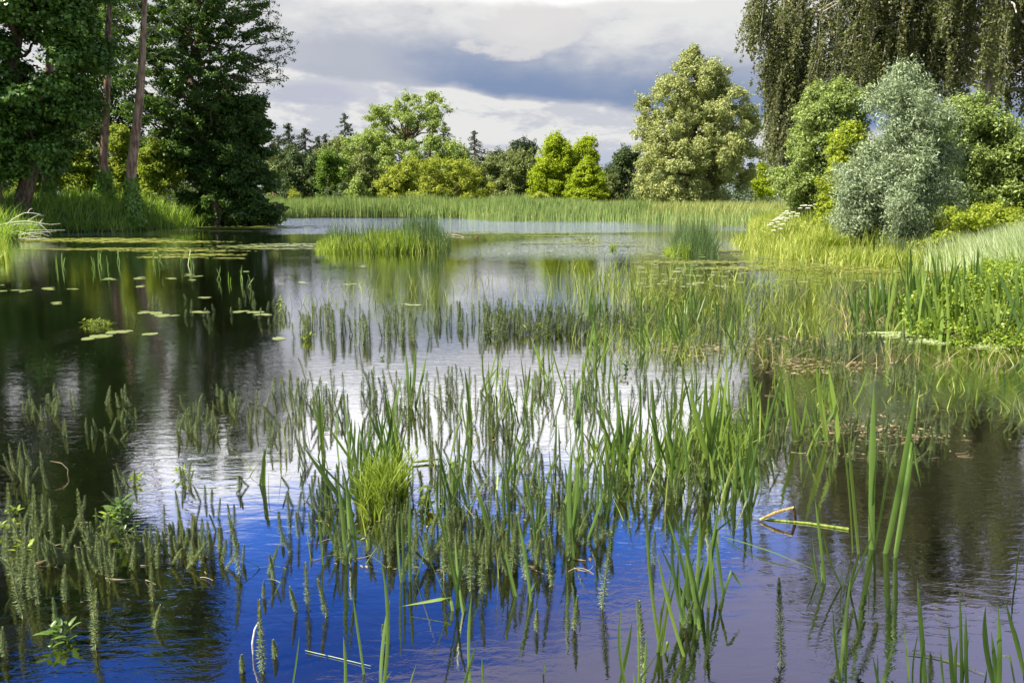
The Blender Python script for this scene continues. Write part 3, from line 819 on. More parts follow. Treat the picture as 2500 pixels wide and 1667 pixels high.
def weeping(label, px, d):
    x = ray(px, 489)[0] * d; z = hz(x, d); b = np.array([x, d, z])
    root = thing('weeping_tree', label, 'tree', None, tuple(b)); acc = Acc()
    H = P(px, -560, d)[2] - z
    T = bez(np.array([0, 0, -.4]), np.array([.4, 0, H]), (0, 0, 0), 9, .15)
    tube(acc, T, np.linspace(.55, .1, 9), 10)
    starts = []
    for i in range(80):
        f = rng.uniform(.28, .97); zz = H * f
        th = rng.random() * 6.283
        L = min(13.0, 15.5 * math.sqrt(max(1 - f ** 2, .02))) * rng.uniform(.35, .95)
        if i < 20: th = math.pi + rng.uniform(-.75, .75); L = rng.uniform(7, 12.5)
        s0 = np.array([0, 0, zz]); e = s0 + np.array([math.cos(th) * L, math.sin(th) * L * .55, L * .12 - .2 * L * (1 - f)])
        p = bez(s0, e, (0, 0, L * .13), 9, .12)
        tube(acc, p, np.linspace(.15, .03, 9), 5)
        for t in np.linspace(.25, 1, 16): starts.append(np.array([np.interp(t * 8, range(9), p[:, k]) for k in range(3)]))
    # limbs that show against the sky on the left side
    for (x1, y1, x2, y2) in ((2120, 150, 1925, 190), (2060, 60, 1890, 60), (2050, 120, 1880, 215), (2240, 160, 2090, 190), (2180, 30, 1850, -20), (2150, 250, 1900, 330), (2000, 200, 1862, 350), (2300, 60, 2100, 130), (2420, 90, 2250, 150), (2560, 40, 2400, 160), (2500, 200, 2620, 120)):
        A, B = P(x1, y1, d - 1) - b, P(x2, y2, d - 1) - b
        p = bez(A, B, (0, 0, .5), 8, .08); tube(acc, p, np.linspace(.10, .03, 8), 6)
        for t in np.linspace(.1, 1, 12): starts.append(np.array([np.interp(t * 7, range(8), p[:, k]) for k in range(3)]))
    starts = np.array(starts)
    # tassels: every bundle of shoots arches outward from its limb, then hangs
    ox = np.array([1800, 1835, 1850, 1866, 1880, 1900, 1920, 1950, 1990, 2050, 2150, 2250, 2350, 2450, 2560, 2700, 2900.])
    oy = np.array([150, 190, 300, 470, 500, 500, 460, 400, 330, 300, 300, 330, 330, 340, 330, 320, 320.])
    pts = []; twig = Acc(); nb = 700
    for i in range(nb):
        if i < 110:
            pc = rng.uniform(1842, 1990); s = P(pc, rng.uniform(-40, 350 if pc > 1870 else 60), d - 1 + rng.normal()) - b
        elif i < 560:
            s = starts[rng.integers(len(starts))] + rng.normal(size=3) * np.array([.3, .5, .2])
        else:
            s = P(rng.uniform(1860, 2720), rng.uniform(-380, 120), d + rng.uniform(-5.5, 5)) - b
        w_ = s + b; pxx = W0 / 2 + FOC * w_[0] / w_[1]
        if pxx < 1825 or (110 <= i and pxx < 1990 and rng.random() < .45): continue
        out = np.array([s[0], s[1] * .4, 0]); out /= max(np.linalg.norm(out), .5)
        lowy = np.interp(pxx - 20, ox, oy) - abs(rng.normal()) * 50
        Lb = min(s[2] - (P(pxx, lowy, w_[1])[2] - b[2]), rng.uniform(2.0, 8.5))
        if Lb < .8: continue
        reach = rng.uniform(.2, 1.1)
        for k_ in range(rng.integers(4, 9)):
            L = Lb * rng.uniform(.45, 1.0); n = int(L * 26)
            t = np.sort(rng.random(n)) * L
            o2 = out * reach * rng.uniform(.3, 1.3) + rng.normal(size=3) * [.22, .22, 0]
            bow = 1 - np.exp(-t * 1.1)
            sw = rng.normal() * .05
            spread = .03 + .07 * np.sin(np.clip(t / L, 0, 1) * math.pi)
            q_ = np.stack([s[0] + o2[0] * bow + sw * t + .05 * np.sin(t * 2.3 + k_) + rng.normal(size=n) * spread, s[1] + o2[1] * bow + rng.normal(size=n) * spread, s[2] + .25 * np.sin(np.clip(t * 1.5, 0, math.pi)) - t], 1)
            pts.append(q_)
            if k_ < 2 and n > 6:
                kx = np.linspace(0, n - 1, 6).astype(int)
                tube(twig, q_[kx] * [1, 1, 1], np.linspace(.018, .005, 6), 3)
    p = np.concatenate(pts)
    nr = unit(rng.normal(size=p.shape) + np.array([0, -.5, .4]))
    acc.obj('trunk', 'palebark', root, True)
    twig.obj('hanging_twigs', 'palebark', root)
    V, F = leaves(p, nr, .16, .085, (0, 0, -1.2)); mesh('crown', V, F, 'weeping', root)
    return root


weeping('huge weeping birch with brown-green curtains of hanging shoots above the bank shrubs', 2380, 45)

gtree('willow_shrub', 'grey-green leafy shrub under the curtain tips of the weeping birch', 'shrub', 1995, 35,
      [(208, 2010, 2080), (235, 1960, 2110), (280, 1925, 2120), (340, 1910, 2120), (400, 1895, 2110), (450, 1885, 2080), (500, 1895, 2060), (540, 1910, 2050)],
      'shrub', .13, 66000, 260, .5, .12, group=RG, grow=1.1, nlimb=20, ratio=.5, shell=.5)
gtree('willow_shrub', 'yellowish green bush squeezed between the grey-green shrub and the silver willow', 'shrub', 2065, 31.5,
      [(280, 2060, 2110), (330, 2030, 2125), (400, 2000, 2120), (470, 1990, 2110), (560, 1985, 2110)],
      'yellowbush', .13, 26000, 120, .4, .1, group=RG, grow=1.1, nlimb=14, ratio=.5)
gtree('silver_willow', 'silvery willow with a cone-shaped top beside the water', 'shrub', 2195, 27.5,
      [(133, 2200, 2232), (160, 2165, 2250), (200, 2125, 2262), (250, 2095, 2295), (310, 2100, 2325), (370, 2085, 2345), (430, 2055, 2330), (490, 2045, 2310),
       (550, 2050, 2300), (600, 2080, 2280)], 'silver', .13, 120000, 190, .68, .12, 'bark', .75, .9, nlimb=26, group=RG, grow=1.1, ratio=.24, droop=(.1, -.3, -.5), shell=.55, upn=.3, rn=.9)
gtree('willow_shrub', 'rounded bright green shrub right of the silver willow', 'shrub', 2370, 30,
      [(252, 2310, 2400), (290, 2260, 2460), (340, 2270, 2500), (400, 2300, 2520), (470, 2300, 2540), (560, 2300, 2540)],
      'shrub', .12, 80000, 320, .46, .12, group=RG, grow=1.1, nlimb=24, ratio=.5, shell=.5)
gtree('willow_shrub', 'green shrub cut by the picture edge, right of the rounded one', 'shrub', 2520, 28,
      [(300, 2460, 2600), (380, 2440, 2700), (470, 2450, 2700), (590, 2470, 2700)], 'shrub', .14, 26000, 120, .45, .12, group=RG, grow=1.1, ratio=.5, shell=.5)
gtree('thicket', 'shaded green thicket filling the gap behind the silver willow and the rounded shrub', 'thicket', 2300, 38,
      [(330, 2080, 2500), (380, 1960, 2620), (450, 1930, 2700), (585, 1930, 2700)], 'shrub', .2, 50000, 260, .8, .12, group=RG, ratio=.6)
gtree('low_herb_bush', 'low leafy green bush at the foot of the rounded bright green shrub', 'bush', 2390, 24.5,
      [(505, 2320, 2470), (545, 2290, 2560), (600, 2290, 2600)], 'yellowbush', .10, 24000, 110, .28, .05, group=RG, grow=1.1, ratio=.45)

# ------------------------------------------------------------------ reed bed and meadow of the far shore
def scatter(poly, n, zoff=0.0, usez=True):
    pl = np.array([p[:2] for p in poly]); lo, hi = pl.min(0), pl.max(0)
    outp = np.zeros((0, 2))
    while len(outp) < n:
        c = rng.uniform(lo, hi, (n * 2, 2)); c = c[in_poly(c[:, 0], c[:, 1], poly)]; outp = np.concatenate([outp, c])
    outp = outp[:n]
    z = height(outp[:, 0], outp[:, 1]) if usez else np.zeros(n)
    return np.concatenate([outp, np.maximum(z, -.08)[:, None] + zoff], 1)


def patchy(x, y, s=.25):
    return (np.sin(x * s * 2.1 + 1.3) * np.cos(y * s * 1.7 + .4) + np.sin(x * s * .9 - y * s * 1.3) + np.sin(x * s * 4.7 + y * s * 3.1) * .5) / 2.5


reed_poly = [(-36, 95), g2(640, 533), g2(800, 531), g2(1000, 531), g2(1130, 532.5), g2(1250, 538), g2(1500, 538), g2(1600, 536), (10, 96), (-4, 104), (-36, 107)]
B = scatter(reed_poly, 30000)
n = len(B); hh = 1.72 + .5 * patchy(B[:, 0], B[:, 1]) + .25 * patchy(B[:, 0], B[:, 1], .9) + rng.normal(size=n) * .25
hh *= np.where(B[:, 0] > 2, .82, 1.0)
V1 = blades(B, hh, rng.normal(size=(n, 2)) * .22 + [.12, 0], .075, 3, .4)
tag(mesh('reeds', *V1, 'reed'), 'tall green reed bed along the far shore of the lake', 'reeds', kind='stuff')
mea_poly = [(-34, 106), (-4, 103), (10, 94), g2(1560, 537), g2(1700, 541), g2(1850, 548), (30, 68), (40, 72), (48, 120), (-34, 124)]
B = scatter(mea_poly, 30000)
n = len(B); hh = 1.25 + .35 * patchy(B[:, 0], B[:, 1], .35) + rng.normal(size=n) * .2
V1 = blades(B, hh, rng.normal(size=(n, 2)) * .3 + [.15, 0], .085, 2, .5)
tag(mesh('meadow_grass', *V1, 'meadow'), 'pale yellowish meadow grass between the reed bed and the far wood', 'grass', kind='stuff')
# thin pale reeds in front of the bed, standing in the water
B = scatter([g2(1120, 533), g2(1500, 536), g2(1860, 549), g2(1860, 556), g2(1500, 543), g2(1200, 541)], 2400, usez=False)
n = len(B)
tag(mesh('sparse_reeds', *blades(B, rng.uniform(.8, 1.7, n), rng.normal(size=(n, 2)) * .15, .05, 2), 'reed'), 'thin outer reeds standing in the water before the reed bed', 'reeds', kind='stuff')

# white water bird sitting in the reeds
b = G(988, 527); b[2] = .42
bird = thing('swan', 'white swan sitting among the far reeds with its head tucked low', 'bird', None, tuple(b))
bpy.ops.object.select_all(action='DESELECT')
import bmesh
bmx = bmesh.new(); bmesh.ops.create_uvsphere(bmx, u_segments=20, v_segments=14, radius=1)
for v in bmx.verts:
    x_, y_, z_ = v.co
    v.co = (x_ * .42 - (.12 if x_ < -.6 else 0), y_ * .24, z_ * .22 + .1 + (.08 * max(0, -x_) ** 2))
vs = np.array([v.co[:] for v in bmx.verts])
acc = Acc(); fq = [[v.index for v in f.verts] for f in bmx.faces if len(f.verts) == 4]; ft = [[v.index for v in f.verts] for f in bmx.faces if len(f.verts) == 3]
acc.add(vs, np.array(fq)); acc.F[3] = [np.array(ft)]
tube(acc, np.array([[.28, 0, .16], [.42, 0, .26], [.46, 0, .42], [.40, 0, .52], [.44, 0, .56], [.52, 0, .53]]), [.09, .06, .045, .042, .055, .02], 10)
bo = acc.obj('body', 'feather', bird, True); bmx.free()
acc = Acc(); tube(acc, np.array([[.51, 0, .535], [.57, 0, .515], [.62, 0, .50]]), [.024, .016, .004], 8); acc.obj('beak', 'beak', bird)

# ------------------------------------------------------------------ left bank grass
lb = [(-60, 34), (-36, 39.5), g2(-60, 596), g2(30, 581), g2(60, 575), g2(130, 568), g2(300, 565), g2(480, 552.5), (-26.5, 63), (-30, 66), (-44, 66), (-70, 60)]
B = scatter(lb, 34000)
n = len(B); hh = 1.25 + .3 * patchy(B[:, 0], B[:, 1], .6) + rng.normal(size=n) * .25
V1 = blades(B, hh, rng.normal(size=(n, 2)) * .35 + [.28, -.15], .05, 3, .9)
tag(mesh('bank_grass', *V1, 'bankgrass'), 'tall bent grass covering the left bank under the trees', 'grass', kind='stuff')
# dangling edge growth
ds = []
e_pts = [g2(-40, 598), g2(30, 583), g2(60, 576), g2(130, 568), g2(300, 565), g2(480, 552.5), g2(560, 548.5), g2(680, 546)]
for k in range(len(e_pts) - 1):
    a, c_ = np.array(e_pts[k]), np.array(e_pts[k + 1]); m_ = 900
    t = rng.random((m_, 1)); ds.append(a * (1 - t) + c_ * t + rng.normal(size=(m_, 2)) * [.3, .5])
ds = np.concatenate(ds); B = np.concatenate([ds, np.zeros((len(ds), 1))], 1); n = len(B)
V1 = blades(B, rng.uniform(.35, 1.2, n), rng.normal(size=(n, 2)) * .35 + [.1, -.25], .05, 2, .7)
tag(mesh('shore_grass', *V1, 'bankgrass'), 'shaded grass fringe hanging over the waterline of the left bank', 'grass', kind='stuff')
# near left tussock
B = scatter([g2(-60, 655), g2(16, 640), g2(20, 612), g2(-30, 606)], 700, usez=False)
n = len(B); V1 = blades(B, rng.uniform(.35, .75, n), rng.normal(size=(n, 2)) * .15, .035, 3, .6)
tag(mesh('grass_tussock', *V1, 'sedge'), 'bright green tussock below the bleached dead branches at the left shore', 'tussock')

# bleached dead branches reaching over the water
fb = G(-12, 585); root = thing('dead_branch_heap', 'bleached bare branches of a fallen limb reaching over the water', 'branches', None, tuple(fb))
d0 = fb[1]
BR = [[(-40, 560), (0, 549), (30, 542), (65, 540), (90, 545), (118, 549), (141, 546)],
      [(-10, 575), (8, 562), (35, 535), (68, 519), (90, 520), (110, 523)], [(68, 519), (74, 511), (81, 509)], [(68, 539), (90, 525), (103, 527)],
      [(-30, 580), (5, 565), (28, 560), (55, 562), (100, 562), (160, 562)], [(-30, 595), (10, 577), (35, 563), (60, 570), (85, 580), (108, 581)],
      [(12, 565), (40, 574), (70, 569), (105, 567), (128, 565)], [(40, 545), (55, 556), (75, 564)], [(85, 546), (90, 555), (96, 560)], [(96, 546), (110, 558), (126, 573)],
      [(96, 545), (108, 538), (116, 534)], [(38, 573), (50, 583), (68, 590)], [(28, 606), (45, 600), (52, 592), (70, 589)], [(60, 603), (75, 597), (92, 593), (128, 592)],
      [(-20, 590), (20, 575), (45, 556), (60, 550)], [(-20, 600), (10, 590), (40, 583), (70, 580), (105, 576)], [(-30, 570), (10, 590), (25, 604), (40, 608)],
      [(20, 600), (60, 604), (95, 603)], [(55, 582), (75, 574), (100, 570), (120, 577)], [(-30, 550), (5, 556), (30, 552), (50, 545)], [(10, 560), (30, 548), (60, 546), (100, 552)],
      [(-20, 565), (0, 572), (20, 582), (45, 590), (62, 592)]]
acc = Acc()
for k, br in enumerate(BR):
    dd = d0 + (k % 5 - 2) * .5
    p = np.array([P(x_, y_, dd) - fb for x_, y_ in br]); p[:, 2] = np.maximum(p[:, 2], .01); p[:, 1] += np.linspace(0, rng.uniform(-.5, .5), len(p))
    s = np.linspace(0, len(p) - 1, len(p) * 4); pp = np.stack([np.interp(s, np.arange(len(p)), p[:, j]) for j in range(3)], 1)
    pp[1:-1] = (pp[:-2] + pp[1:-1] * 2 + pp[2:]) / 4
    r0 = .034 if len(br) > 4 else .02
    tube(acc, pp, np.linspace(r0, .006, len(pp)), 6)
acc.obj('branches', 'greywood', root, True)

# ------------------------------------------------------------------ right bank herbs
rb = [g2(1835, 575), g2(1822, 590), g2(1850, 612), g2(1930, 628), g2(2080, 640), g2(2290, 648), (26, 24), (34, 30), (26, 40), (17, 46), (15.5, 48)]
B = scatter(rb, 26000)
n = len(B); hh = .72 + .2 * patchy(B[:, 0], B[:, 1], .9) + rng.normal(size=n) * .14
hh += np.clip((B[:, 1] - 30) * .03, 0, .4)
V1 = blades(B, hh, rng.normal(size=(n, 2)) * .22 + [.0, -.1], .032, 3, .8)
tag(mesh('bank_herbs', *V1, 'herb'), 'bright sunlit grasses and herbs along the right bank', 'grass', kind='stuff')
C = scatter(rb, 520); C[:, 2] += rng.uniform(.2, .75, 520)
V, F = clump_leaves(C, rng.uniform(.12, .3, 520), 32000, .07, .045, .8)
tag(mesh('leafy_undergrowth', V, F, 'herb'), 'low leafy weeds mixed into the grass of the right bank', 'undergrowth', kind='stuff')
# fringe at the waterline
fr = []
e_pts = [g2(1812, 592), g2(1850, 614), g2(1930, 630), g2(2080, 643), g2(2290, 651), g2(2340, 655)]
for k in range(len(e_pts) - 1):
    a, c_ = np.array(e_pts[k]), np.array(e_pts[k + 1]); m_ = 950
    t = rng.random((m_, 1)); fr.append(a * (1 - t) + c_ * t + rng.normal(size=(m_, 2)) * [.3, .35])
fr = np.concatenate(fr); B = np.concatenate([fr, np.zeros((len(fr), 1))], 1); n = len(B)
tag(mesh('shore_grass', *blades(B, rng.uniform(.2, .7, n), rng.normal(size=(n, 2)) * .16 + [0, -.08], .026, 2, .6), 'herb'),
    'bright green grass fringe standing in the water along the right bank', 'grass', kind='stuff')


def tussock(name, label, px, py, n, h, spread, r, mat, w, cat='tussock', bend=1.2, seg=5, group=None, z0=None):
    c_ = G(px, py); c_[2] = max(hz(c_[0], c_[1]), 0) if z0 is None else z0
    th = rng.random(n) * 6.283; rr = r * np.sqrt(rng.random(n))
    B = np.stack([rr * np.cos(th), rr * np.sin(th), np.zeros(n)], 1)
    ln = np.stack([np.cos(th), np.sin(th)], 1) * (spread * rng.uniform(.2, 1, n))[:, None] + rng.normal(size=(n, 2)) * .08 * h
    V, F = blades(B, h * rng.uniform(.55, 1.1, n), ln, w, seg, bend, face=th + math.pi / 2 + rng.normal(size=n) * .5)
    o = mesh(name, V, F, mat); o.location = c_
    return tag(o, label, cat, group)


tussock('sedge_tussock', 'yellow-brown arching sedge tussock in front of the silver willow at the waterline', 2035, 632, 520, .8, .62, .35, 'yellowbush', .022)
tussock('grass_tussock', 'blue-green drooping grass clump below the silver willow', 2215, 640, 700, .75, .6, .55, 'silver', .018, bend=1.5)
tussock('grass_tussock', 'grey-green fountain of long grass at the water end of the right bank', 1868, 560, 620, 1.5, 1.1, .5, 'reed', .03, bend=1.3)
# dock stalk, brown
c_ = G(1907, 565); acc = Acc(); root = thing('dead_stalk', 'single reddish dead stalk standing at the end of the right bank', 'stalk', None, (c_[0], c_[1], .3))
tube(acc, np.array([[0, 0, -.1], [-.02, 0, .7], [-.06, 0, 1.35], [-.1, 0, 2.0]]), [.03, .035, .03, .006], 6); acc.obj('stalk', 'pinebark', root, True)

# white umbels
fl = [(1890, 541), (1896, 537), (1902, 534), (1908, 529), (1914, 524), (1905, 538), (1913, 534), (1920, 519), (1925, 524), (1884, 548), (1880, 552), (1904, 551), (1911, 550), (1953, 511), (1958, 505),
      (1966, 504), (1978, 505), (1990, 502), (1948, 524), (1944, 530), (1922, 536), (1936, 521), (1899, 545), (1893, 556), (1905, 561), (1888, 565), (1917, 541), (1929, 531), (1972, 511)]
for k, (px, py) in enumerate(fl):
    d = 31.0 + (k % 4) * .4 + (1.5 if px > 1945 else 0)
    hd = P(px, py, d); z0 = max(hz(hd[0], hd[1]), 0)
    root = thing('umbel_flower', 'white flower head on a thin stem in the right bank herbs', 'flower', 'white umbel flowers of the right bank', (hd[0], hd[1], z0))
    acc = Acc(); hgt = hd[2] - z0
    tube(acc, np.array([[0, 0, 0], [.02, 0, hgt * .5], [0, 0, hgt]]), [.008, .006, .004], 4); acc.obj('stem', 'marestem', root)
    n = 130; r_ = np.sqrt(rng.random(n)) * .09; th = rng.random(n) * 6.283
    p = np.stack([r_ * np.cos(th), r_ * np.sin(th), hgt + .06 - r_ ** 2 * 3], 1)
    V, F = leaves(p, unit(rng.normal(size=(n, 3)) * .5 + [0, -.2, 1]), .03, .026); mesh('flower_head', V, F, 'flower', root)

# ------------------------------------------------------------------ near right margin
cp = [g2(2185, 818), g2(2260, 832), g2(2330, 842), g2(2500, 858), g2(2760, 874), (12, 12), (12.5, 15), g2(2480, 720), g2(2330, 745), g2(2250, 775)]
C = scatter(cp, 1900); C[:, 2] = np.maximum(C[:, 2], 0) + rng.uniform(0, .5, 1900) * np.clip((C[:, 1] - 10.2) * .6, .25, 1)
V, F = clump_leaves(C, rng.uniform(.07, .15, 1900), 110000, .04, .03, .7, .9)
tag(mesh('watercress', V, F, 'cress'), 'bright green watercress mass at the foot of the flag leaves', 'watercress', kind='stuff')
pg = [g2(2420, 760), g2(2370, 705), g2(2350, 672), (12, 24), (14, 22), (15, 12.5), g2(2600, 820), g2(2500, 790)]
B = scatter(pg, 9000); n = len(B); B[:, 2] = np.maximum(B[:, 2], 0)
V1 = blades(B, rng.uniform(.75, 1.25, n), rng.normal(size=(n, 2)) * .13 + [-.25, -.05], .02, 5, .9)
tag(mesh('canary_grass', *V1, 'palegrass'), 'pale whitish-green bending grass at the near right margin', 'grass', kind='stuff')

# unseen tree added above the camera so its crown shades the nearest blades
ot = thing('added_shade_tree', 'unseen leafy tree added on the near shore to shade the nearest blades', 'tree', None, (-3.4, -3.6, .3))
base = np.array([-3.4, -3.6, .3]); acc = Acc()
T = bez(np.array([0, 0, -.4]), np.array([.5, .6, 7.2]), (0, 0, 0), 8, .08); tube(acc, T, np.linspace(.26, .08, 8), 9)
C = np.stack([rng.uniform(-3.6, .7, 60), rng.uniform(.2, 2.3, 60), rng.uniform(5.6, 7.0, 60)], 1)
C2 = np.stack([rng.uniform(-6.5, -1.5, 90), rng.uniform(-6.5, 0, 90), rng.uniform(4.8, 9.0, 90)], 1)
C = np.concatenate([C, C2]); limbs(acc, T, C - base, .1, 40, lo=.5); acc.obj('trunk', 'bark', ot, True)
V, F = clump_leaves(C - base, rng.uniform(.35, .6, len(C)), 26000, .09, .06, .7); mesh('crown', V, F, 'alder', ot)

# ------------------------------------------------------------------ mare's tail shoots
def mares(h, lean, curve, nw=22, nl=9, ll=.021, seed=0, lw=.0027):
    """one shoot: stem with whorls of narrow leaves; returns leaf and stem meshes around the origin"""
    r = np.random.default_rng(seed)
    t = np.linspace(0, 1, 9)
    th0 = r.random() * 6.283
    off = lean * t ** 1.4 + curve * np.sin(t * math.pi) ** 1.0
    S_ = np.stack([off * math.cos(th0), off * math.sin(th0), -.03 + (h + .03) * t - abs(lean) * .2 * t ** 2], 1)
    stem = Acc(); tube(stem, S_, np.linspace(.0042, .0012, 9), 5)
    V = []
    tw = np.linspace(.06, 1, nw) ** .82
    for k, f in enumerate(tw):
        c_ = np.array([np.interp(f, t, S_[:, i]) for i in range(3)])
        L = ll * (1.05 - .72 * f ** 2.2) * r.uniform(.85, 1.15)
        if f < .3: L *= .75 + .8 * f
        tilt = -.55 + 1.5 * f ** 1.3
        a0 = r.random() * 6.283
        for j in range(nl):
            if f < .25 and r.random() < .35: continue
            a = a0 + j * 6.283 / nl + r.normal() * .1
            d_ = np.array([math.cos(a), math.sin(a), tilt + r.normal() * .15]); d_ /= np.linalg.norm(d_)
            s_ = np.array([-math.sin(a), math.cos(a), 0]) * lw
            e_ = c_ + d_ * L * r.uniform(.8, 1.15) + np.array([0, 0, L * .25 * f])
            mm_ = c_ * .45 + e_ * .55 - [0, 0, L * .04]
            V += [c_, mm_ + s_, e_, mm_ - s_]
    V = np.array(V)
    return V, np.arange(len(V)).reshape(-1, 4), np.concatenate(stem.V), np.concatenate(stem.F[4])


protos = []
for s in range(14):
    r_ = random.Random(s)
    lean = r_.choice([.0, .015, .03, .05]) if s < 10 else r_.choice([.09, .12, .15])
    protos.append(mares(.255, lean, r_.uniform(-.012, .012) if s < 10 else r_.uniform(.02, .05), r_.randint(27, 33), 10, r_.uniform(.024, .031), s))
lowp = [mares(.255, .02 * (s % 3), .008 * (s % 2), 16, 7, .032, 50 + s, .0045) for s in range(6)]


def shoot_points():
    """(px, py, scale) of the water level foot of every shoot"""
    pts = []
    def clus(x0, y0, x1, y1, n, nc, sx=28, k=(.7, 1.25), skew=None):
        cs = [(rng.uniform(x0, x1), rng.uniform(y0, y1)) for _ in range(nc)]
        for _ in range(n):
            cx, cy = cs[rng.integers(nc)]
            px, py = cx + rng.normal() * sx * 1.5, cy + rng.normal() * sx * .5
            if x0 - 20 < px < x1 + 20: pts.append((px, py, rng.uniform(*k) * (.62 if px < 620 and cy > 900 else .72 if cy > 900 else .95)))
    clus(735, 785, 1000, 845, 100, 20, 13, (.9, 1.7))
    clus(960, 770, 1640, 825, 420, 44, 20, (.8, 1.4))
    clus(660, 950, 1120, 1035, 150, 30, 22, (.9, 1.5))
    clus(860, 1010, 1500, 1085, 115, 26, 26, (.9, 1.45))
    clus(1100, 930, 1560, 1000, 80, 20, 26, (.8, 1.3))
    clus(720, 1120, 1000, 1370, 150, 22, 30, (.7, 1.2))
    clus(1000, 1100, 1490, 1260, 165, 30, 30, (.8, 1.3))
    clus(1060, 1270, 1470, 1400, 120, 16, 26, (.8, 1.25))
    clus(1490, 1060, 1780, 1250, 90, 18, 26, (.7, 1.2))
    clus(10, 1290, 560, 1390, 84, 20, 34, (.7, 1.25))
    clus(360, 1330, 585, 1380, 40, 8, 26, (.7, 1.1))
    clus(0, 1100, 120, 1190, 26, 5, 22, (.8, 1.3))
    clus(60, 960, 560, 1080, 70, 24, 14, (.6, 1.1))
    clus(440, 980, 720, 1120, 90, 16, 22, (.7, 1.2))
    clus(230, 1160, 600, 1240, 26, 9, 14, (.6, 1.0))
    clus(1640, 700, 2120, 880, 150, 40, 20, (.7, 1.2))
    clus(1960, 840, 2260, 960, 80, 18, 16, (.7, 1.1))
    clus(1820, 1040, 2300, 1150, 130, 22, 26, (.6, 1.0))
    clus(2250, 980, 2500, 1100, 36, 12, 16, (.5, .8))
    clus(1560, 900, 1800, 1000, 50, 14, 20, (.7, 1.1))
    clus(300, 700, 700, 800, 34, 14, 10, (.5, .9))
    clus(640, 740, 700, 790, 10, 4, 8, (.6, .9))
    hero = [(640, 1640, 1.25), (372, 1465, .75), (376, 1530, .45), (232, 1510, 1.15), (57, 1505, 1.2), (95, 1470, 1.0), (75, 1460, 1.0), (162, 1465, .75), (50, 1450, 1.4), (135, 1520, .5),
            (236, 1580, 1.1), (14, 1600, .55), (725, 1490, .65), (753, 1490, 1.0), (799, 1503, .85), (950, 1572, .42), (1084, 1420, 1.35), (1309, 1538, .45), (1401, 1535, .75), (655, 1400, .7),
            (668, 1415, .6), (644, 1460, .35), (670, 1605, .35), (592, 1640, .3), (585, 1400, 1.3), (1910, 1625, 1.6), (2020, 1655, 1.25), (2055, 1655, 1.2), (2085, 1660, 1.0), (2273, 1667, .55),
            (1575, 1655, 1.5), (1598, 1375, .75), (1670, 1530, .6), (1470, 1480, 1.5), (1350, 1430, 1.4), (30, 1400, 1.1), (210, 1310, 1.2), (75, 1310, 1.3), (25, 1300, 1.2), (130, 1310, .9),
            (708, 1300, 1.0), (720, 1345, 1.1), (690, 1330, .3), (1150, 1440, 1.2), (1180, 1445, 1.15), (980, 1400, .7), (1015, 1400, .8), (1250, 1400, 1.3), (1285, 1415, 1.2), (960, 1345, 1.0)]
    return hero, pts


ZN = [  # picture zone -> words for the label; every shoot of a zone shares its label and group
    (lambda x, y: y < 880 and x < 720, "small mare's-tail shoots in the dark reflection near the lily pads", "mare's-tail shoot standing in the dark tree reflection among the scattered lily pads"),
    (lambda x, y: y < 880 and x < 1645, "mare's-tail shoots of the far band", "dark green mare's-tail shoot of the far band across the pale open water"),
    (lambda x, y: y < 1000 and x >= 1645, "mare's-tail shoots off the right bank", "mare's-tail shoot among the bur-reed blades off the flag-leaf margin"),
    (lambda x, y: x >= 1790 and y < 1300, "mare's-tail shoots around the floating debris", "dull green mare's-tail shoot standing round the pinkish floating debris"),
    (lambda x, y: x < 600 and y < 1130, "thin mare's-tail shoots in the trunk reflections", "mare's-tail shoot scattered through the pinkish trunk reflections"),
    (lambda x, y: x < 625 and y < 1450, "mare's-tail shoots of the dense stand in black water", "bottlebrush mare's-tail shoot of the dense stand in the black water"),
    (lambda x, y: x < 625, "mare's-tail shoots at the edge of the dark reflection", "lone mare's-tail shoot between black reflection and deep blue water"),
    (lambda x, y: y < 1120, "mare's-tail shoots of the bright water stand", "mare's-tail shoot of the wide stand in the brightest white water"),
    (lambda x, y: y < 1450, "mare's-tail shoots of the stand in blue water", "mare's-tail shoot of the thick stand where the water turns blue"),
    (lambda x, y: x < 1500, "single mare's-tail shoots in the deep blue water", "single mare's-tail shoot standing alone in the deep blue water"),
    (lambda x, y: True, "mare's-tail shoots in the lilac water", "tall mare's-tail shoot rising from the lilac cloud reflection")]


def zone(px, py):
    for f, gname, lab in ZN:
        if f(px, py): return gname, lab


hero, pts = shoot_points()
pts.sort(key=lambda p: -p[1])
sel = [(x, y, s) for x, y, s in hero]
for x, y, s in pts:
    if len(sel) < 290 and y > 1030 or (len(sel) < 298 and False): sel.append((x, y, s))
chosen = set(sel)
rest = [p for p in pts if p not in chosen and (p[0] > 1640 or rng.random() < .72)]
pm = []
for k, (V, F, SV, SF) in enumerate(protos):
    a = bpy.data.meshes.new('mares_tail_shoot'); b_ = bpy.data.meshes.new('stem')
    a.from_pydata(V.tolist(), [], F.tolist()); b_.from_pydata(SV.tolist(), [], SF.tolist())
    a.materials.append(M['mare']); b_.materials.append(M['marestem']); pm.append((a, b_))
for k, (px, py, s) in enumerate(sel):
    me, st = pm[rng.integers(10) if k < 25 or rng.random() < .8 else 10 + rng.integers(4)]
    o = bpy.data.objects.new('mares_tail_shoot', me); COL.objects.link(o)
    o.location = G(px, py); w = s ** .35 * .92
    o.scale = (w, w, s); o.rotation_euler = (rng.normal() * .06, rng.normal() * .06, rng.random() * 6.283)
    gname, lab = zone(px, py); tag(o, lab, "mare's-tail", gname)
    c_ = bpy.data.objects.new('stem', st); COL.objects.link(c_); c_.parent = o
VV, FF = [], []; n0 = 0; SVV, SFF = [], []
parts_ = []
fm = []
